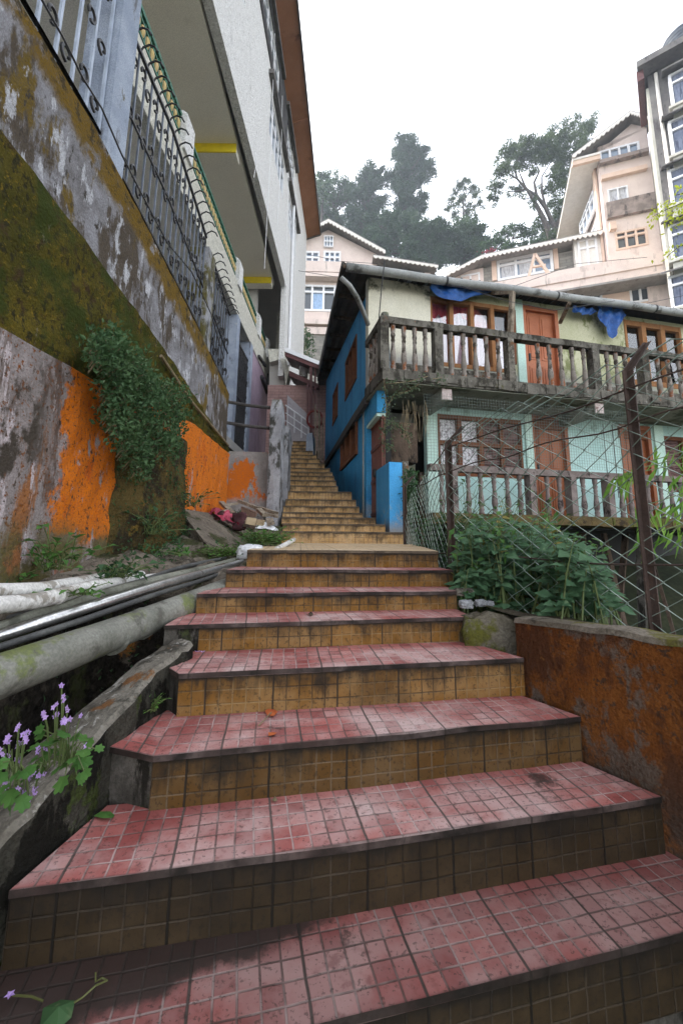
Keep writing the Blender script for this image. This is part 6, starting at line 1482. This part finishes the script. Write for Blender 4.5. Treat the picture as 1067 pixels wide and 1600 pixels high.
for i, (yt, yb) in enumerate(((112, 162), (185, 240), (262, 318), (350, 404), (430, 480))):
    c = DB.at(1056, (yt+yb)/2, .5); z0 = DB.at(1056, yb, .5)[1]; z1 = DB.at(1056, yt, .5)[1]; ub = DB.at(1046, (yt+yb)/2, .5)[0]
    m = MB(); DB.box(m, ub, ub+3.2, 0, .5, z0-.8, z0); DB.box(m, ub-.15, ub+3.3, 0, .62, z0-.18, z0-.05); part('bay', m, CDL, db)
    m = MB(); m.hexa([DB.p(ub-.25, .95, z1+.05), DB.p(ub+3.4, .95, z1+.05), DB.p(ub+3.4, 0, z1+.55), DB.p(ub-.25, 0, z1+.55), DB.p(ub-.25, .95, z1+.12), DB.p(ub+3.4, .95, z1+.12), DB.p(ub+3.4, 0, z1+.65), DB.p(ub-.25, 0, z1+.65)]); part('canopy', m, CDK, db)
    bwin(DB, (ub+.05, ub+3.1, z0, z1), 3, db, trans=.72, v=.45, fw=.055, gm=GLASSD, cur=((.03, .24), (.36, .6)), cm=BLUEC)
    sd = Wall(DB.p(ub, .45, 0).x, DB.p(ub, .45, 0).y, -128)
    m = MB(); DB.box(m, ub-.02, ub+.05, .02, .45, z0, z1); part('bay_cheek', m, WHITEF, db)
m = MB(); DB.box(m, -.4, 8, -2.6, .9, zr_-.35, zr_); part('roof_slab', m, CDK, db)
m = MB(); m.hexa([DB.p(-.45, .6, zr_-.95), DB.p(-.15, .6, zr_-.9), DB.p(-.15, -2.6, zr_-.9), DB.p(-.45, -2.6, zr_-.95), DB.p(-.45, .6, zr_-.3), DB.p(-.15, .6, zr_-.3), DB.p(-.15, -2.6, zr_-.3), DB.p(-.45, -2.6, zr_-.3)]); part('maroon_fascia', m, MAROON, db)
m = MB(); DB.box(m, .2, 8, -6, -.5, zr_, zr_+.7); part('roof_parapet', m, CDK, db)
for u in (.35,): 
    m = MB(); m.tube([DB.p(u, .08, 3), DB.p(u, .08, zr_-.5)], .08, 8); part('waste_pipe', m, ROOFW, db)
p = DB.p(DB.at(1072, 80, -1.4)[0], -1.4, zr_+.7); t = thing('water_tank', 'black ribbed plastic water tank on the dark tower roof', 'water tank', p); m = MB()
pr = [(.95, 0)]; 
for i in range(7): pr += [(.95, .1+i*.2), (1.02, .16+i*.2), (1.02, .22+i*.2), (.95, .28+i*.2)]
pr += [(.9, 1.55), (.45, 1.85), (.4, 1.95)]
m.lathe(pr, 20, p); part('tank_body', m, weathered('black_plastic', (.05, .06, .08), (.075, .09, .115), 4, rough=.5, bump=0), t, smooth=True); m = MB(); m.lathe([(.42, 1.95), (.42, 2.05), (.1, 2.1)], 14, p); part('lid', m, IROND, t)
# ================================================================ TREES
BARK = weathered('bark', (.06, .05, .045), (.10, .085, .075), 5, bump=.6)
CRA = leafmat('hill_foliage', (.028, .072, .026), (.075, .135, .050), .9, (.12, .165, .075), tr=.15)
CRB = leafmat('oak_foliage', (.040, .072, .026), (.085, .125, .045), .8, (.13, .165, .07), tr=.2)
CRC = leafmat('dark_foliage', (.022, .056, .028), (.055, .100, .050), .9, (.09, .13, .07), tr=.15)
def tree(name, label, px, d, clumps, mat, base_y, seed, leaf=.34, trunk=.35, dens=1., limbs=True, dsp=1.4, big=1., group='trees on the hill behind the houses', lean=None):
    """clumps: (px,py,radius px,weight): leaf balls of the crown; limbs run to each of them"""
    r = random.Random(seed); base = at_d(px, base_y, d); base.z = min(base.z, at_d(px, base_y, d).z)
    t = thing(name, label, 'tree', base, group); cr = MB(); tr = MB()
    top = min(c[1] for c in clumps); tp = at_d(lean[0] if lean else px, lean[1] if lean else top+10, d)
    mid = base.lerp(tp, .5)+V((r.uniform(-.6, .6), 0, 0)); path = [base-V((0, 0, 3)), base.lerp(mid, .5)+V((r.uniform(-.3, .3), 0, 0)), mid, mid.lerp(tp, .5)+V((r.uniform(-.3, .3), 0, 0)), tp]
    tr.tube(path, [trunk, trunk*.85, trunk*.62, trunk*.35, trunk*.08], 7)
    for (x, y, rp, wgt) in clumps:
        c = at_d(x, y, d+r.uniform(-dsp, dsp)); R_ = rp*d/F*1.05*big
        k = min(max((c.z-base.z)/(tp.z-base.z+1e-6)*.8, .15), .92); j = base.lerp(tp, k)
        if limbs: tr.tube([j, j.lerp(c, .5)+V((0, 0, -.12*R_)), c], [trunk*.30, trunk*.18, trunk*.04], 5)
        ns = max(6, int(15*wgt))
        subs = []
        for q in range(ns):
            dd = rdir(r, .05)*r.uniform(.35, 1.3); subs.append((c+V((dd.x*R_, dd.y*R_*.9, dd.z*R_*.8)), R_*r.uniform(.22, .42)))
            if limbs and q % 2 == 0: tr.tube([c, subs[-1][0]], [trunk*.07, trunk*.02], 3, cap=False)
        for (sc, sr_) in subs:
            n = int(95*dens*(sr_/1.0)**1.5*(0.34/leaf)**1.2)+26
            for q in range(n):
                dd = rdir(r, .15); rr = sr_*abs(r.gauss(.7, .4)); p = sc+V((dd.x*rr, dd.y*rr, dd.z*rr*.72))
                cr.leaf(p, (dd+rdir(r, -.1)*.8), rdir(r, .8), leaf*r.uniform(.6, 1.3), leaf*r.uniform(.35, .6), .15)
    part('trunk', tr, BARK, t); part('crown', cr, mat, t)
def col_clumps(r, x, prof, n):
    o = []
    for i in range(n):
        t = (i+r.random())/n; y0, y1 = prof[0][0], prof[-1][0]; y = y0+(y1-y0)*t; w = pw(y, prof)*r.uniform(.75, 1.15); o.append((x+r.uniform(-w, w), y, r.uniform(6, 13)+w*.08, 1))
    return o
r = random.Random(90)
tree('conifer_tree', 'tallest dark conifer with a ragged column crown above the blue house', 636, 56, col_clumps(r, 637, [(222, 8), (238, 24), (262, 30), (300, 30), (340, 28), (372, 34)], 62)+[(628, 222, 10, 1), (645, 226, 9, 1), (664, 234, 8, 1)], CRC, 420, 1)
tree('conifer_tree', 'rounded dark tree on the left shoulder of the tallest conifer', 575, 58, col_clumps(r, 578, [(266, 12), (285, 24), (320, 30), (370, 30)], 34), CRC, 420, 2)
tree('broadleaf_tree', 'broad hazy tree rising right behind the brown eave of the left building', 522, 60, col_clumps(r, 525, [(284, 16), (305, 34), (340, 46), (395, 48)], 44), CRA, 430, 3)
tree('broadleaf_tree', 'low leafy tree crown peeping beside the brown eave', 506, 57, [(505, 278, 9, 1), (500, 288, 12, 1), (512, 296, 12, 1), (498, 310, 16, 1)], CRA, 400, 4)
tree('broadleaf_tree', 'wide dark tree below the tallest conifer, above the gabled roof', 600, 50, col_clumps(r, 610, [(338, 18), (360, 46), (400, 62)], 40), CRC, 430, 5)
tree('broadleaf_tree', 'wide dark tree filling the gap above the tin roof of the blue house', 670, 48, col_clumps(r, 672, [(350, 16), (370, 40), (415, 52)], 34), CRC, 440, 6)
tree('broadleaf_tree', 'dark round tree under the slender lone tree', 725, 50, col_clumps(r, 727, [(352, 12), (370, 26), (405, 34)], 24), CRA, 430, 7)
tree('slender_tree', 'slender lone tree with an open airy crown against the white sky', 727, 54, [(727, 284, 7, .8), (718, 290, 7, .8), (738, 293, 8, .8), (710, 300, 8, .7), (745, 304, 8, .7), (725, 305, 9, .7), (703, 317, 8, .7), (716, 320, 9, .7), (736, 322, 9, .7), (750, 320, 7, .7), (728, 334, 9, .7), (712, 338, 8, .6), (744, 340, 7, .6), (722, 350, 8, .6), (738, 352, 7, .5), (700, 328, 5, .5)], CRB, 400, 8, leaf=.26, trunk=.26, dens=1.1, lean=(728, 285))
oak = [(806, 232, 13, 1), (790, 246, 12, 1), (826, 228, 13, 1), (845, 226, 12, 1), (782, 268, 10, 1), (776, 290, 9, .9), (772, 310, 7, .8), (800, 262, 9, .8), (822, 248, 12, 1), (842, 248, 11, 1), (862, 222, 14, 1), (880, 212, 14, 1), (900, 206, 14, 1), (918, 200, 14, 1), (868, 248, 14, 1), (890, 240, 16, 1), (905, 262, 16, 1), (885, 275, 16, 1), (880, 305, 16, 1), (893, 332, 16, 1), (872, 330, 12, .9), (862, 352, 12, .9), (895, 360, 14, 1), (852, 290, 7, .6), (815, 300, 7, .6), (834, 318, 7, .5), (800, 300, 6, .5), (846, 345, 9, .7), (835, 268, 6, .5), (868, 276, 11, .9), (878, 232, 13, 1), (905, 232, 14, 1), (858, 236, 12, 1), (840, 236, 11, 1), (812, 248, 10, 1), (890, 290, 15, 1), (900, 310, 15, 1), (875, 255, 13, 1), (884, 345, 13, 1), (868, 365, 12, 1)]
tree('oak_tree', 'big spreading oak with bare crooked limbs beside the pink tower', 872, 40, oak, CRB, 385, 9, leaf=.22, trunk=.34, dens=2.0, big=1.35, limbs=False, lean=(808, 262))
ot = [o for o in bpy.data.objects if o.name == 'oak_tree'][0]; lm = MB()
for P, rr in (([(872, 385), (866, 355), (852, 325), (838, 306), (822, 296), (808, 280), (803, 262)], .30), ([(838, 306), (834, 285), (842, 268), (836, 254)], .16), ([(866, 355), (884, 330), (892, 300), (890, 262)], .22), ([(852, 325), (846, 300), (846, 276), (862, 250)], .15), ([(822, 296), (800, 300), (782, 296)], .10), ([(808, 280), (792, 270), (786, 252)], .09), ([(838, 306), (818, 312), (806, 306)], .08), ([(890, 262), (902, 230), (915, 208)], .12), ([(862, 250), (850, 232), (842, 226)], .08), ([(803, 262), (812, 244), (826, 230)], .08)):
    A = [at_d(x, y, 40) for x, y in P]; lm.tube(A, [rr*(1-.75*i/(len(A)-1)) for i in range(len(A))], 6)
part('limbs', lm, BARK, ot)
tree('broadleaf_tree', 'low bushy tree left of the oak above the scalloped wing roof', 800, 44, [(775, 375, 12, 1), (790, 366, 12, 1), (806, 360, 12, 1), (822, 364, 12, 1), (838, 362, 12, 1), (768, 390, 11, 1), (790, 386, 13, 1), (815, 382, 13, 1), (840, 380, 12, 1), (855, 372, 10, 1), (760, 384, 8, .8)], CRA, 410, 10, leaf=.26)
# sunlit leafy branch reaching in on the right
r = random.Random(99); t = thing('sunlit_branch_tree', 'yellow green sunlit branches of a small tree reaching in at the right edge', 'tree', (7.6, 7.2, -.6)); lf = MB(); st = MB()
tk = [V((7.6, 7.2, -.8)), V((7.5, 7.2, 2)), V((7.3, 7.1, 4.2))]; st.tube(tk, [.09, .07, .04], 7)
for P, n in (([(1110, 300), (1062, 318), (1035, 330), (1020, 338)], 150), ([(1105, 330), (1068, 335), (1045, 345)], 120), ([(1110, 375), (1060, 385), (1040, 402)], 50), ([(1105, 290), (1072, 300), (1056, 305)], 50)):
    A = [at_d(x, y, 7.0) for x, y in P]; st.tube([tk[2]]+A, [.03, .02, .01, .006, .004][:len(A)+1], 5)
    for i in range(n):
        k = r.randrange(len(A)-1); p = A[k].lerp(A[k+1], r.random())+V((r.gauss(0, .07), r.gauss(0, .10), r.gauss(0, .09))); lf.leaf(p, rdir(r, -.2), rdir(r, .8), r.uniform(.05, .10), r.uniform(.03, .05), .1)
part('leaves', lf, LEAFY, t); part('trunk', st, BARK, t)
# ================================================================ CABLES
for P, lb, rr in (([(592, 497, 5.4), (596, 450, 5.35), (601, 405, 5.3)], 'thin dark cable running up from the balcony corner to the gutter', .008), ([(690, 452, 12), (800, 448, 14), (900, 412, 18), (1010, 402, 20)], 'sagging cable crossing in front of the pink wing windows', .012), ([(470, 395, 20), (530, 408, 20), (590, 412, 20)], 'thin cable crossing the front of the gabled house', .012),
                  ([(448, 420, 15), (520, 432, 15), (540, 433, 15)], 'cable strung from the roughcast building across the alley', .010), ([(720, 447, 5.6), (790, 470, 5.7), (865, 485, 5.9), (960, 470, 6.6)], 'loose wire looping under the gutter of the blue house', .005), ([(980, 480, 8), (1067, 462, 8.4), (1100, 455, 8.6)], 'thin wire leaving the roof of the blue house at the right edge', .006)):
    m = MB(); A = [at_d(*p) for p in P]; m.tube(A, rr, 5); solo('cable', m, IROND, lb, 'cable', A[len(A)//2])
# ================================================================ HAZE
hz = MB(); hz.box(-420, 420, -80, 920, -12, 75)
HZ = bpy.data.materials.new('haze'); HZ.use_nodes = True; _t = HZ.node_tree; _t.nodes.remove(_t.nodes['Principled BSDF'])
pv = _t.nodes.new('ShaderNodeVolumePrincipled'); pv.inputs['Color'].default_value = (.80, .88, 1, 1); pv.inputs['Density'].default_value = .0013; pv.inputs['Anisotropy'].default_value = .3
_t.links.new(pv.outputs[0], _t.nodes['Material Output'].inputs['Volume'])
solo('haze', hz, HZ, None, None, (0, 0, 0), kind='stuff')
# ================================================================ SKY, LIGHT
w = bpy.data.worlds.new('World'); scene.world = w; w.use_nodes = True
nt = w.node_tree; bg = nt.nodes['Background']
sky = nt.nodes.new('ShaderNodeTexSky'); sky.sky_type = 'NISHITA'; sky.sun_disc = False
SUN_EL, SUN_AZ = RD(50), RD(-62)       # azimuth from +Y towards +X
sky.sun_elevation = SUN_EL; sky.sun_rotation = SUN_AZ
sky.altitude = 2000; sky.air_density = 1.6; sky.dust_density = 6; sky.ozone_density = 1
hs = nt.nodes.new('ShaderNodeHueSaturation'); hs.inputs['Saturation'].default_value = .22; hs.inputs['Value'].default_value = 1.0
nt.links.new(sky.outputs[0], hs.inputs['Color']); nt.links.new(hs.outputs[0], bg.inputs[0])
bg.inputs[1].default_value = .15
sl = bpy.data.lights.new('sun', 'SUN'); sl.energy = 1.5; sl.angle = RD(10); sl.color = (1, .96, .88)
so = bpy.data.objects.new('sun', sl); COL.objects.link(so)
dv = V((sin(SUN_AZ)*cos(SUN_EL), cos(SUN_AZ)*cos(SUN_EL), sin(SUN_EL)))
so.rotation_euler = dv.to_track_quat('Z', 'Y').to_euler(); so.location = (0, 0, 60)
vs = scene.view_settings; vs.view_transform = 'Standard'; vs.look = 'None'; vs.exposure = 2.25; vs.gamma = 1
scene.render.engine = 'CYCLES'; scene.cycles.use_denoising = True; scene.cycles.max_bounces = 8; scene.cycles.diffuse_bounces = 6; scene.cycles.transparent_max_bounces = 8
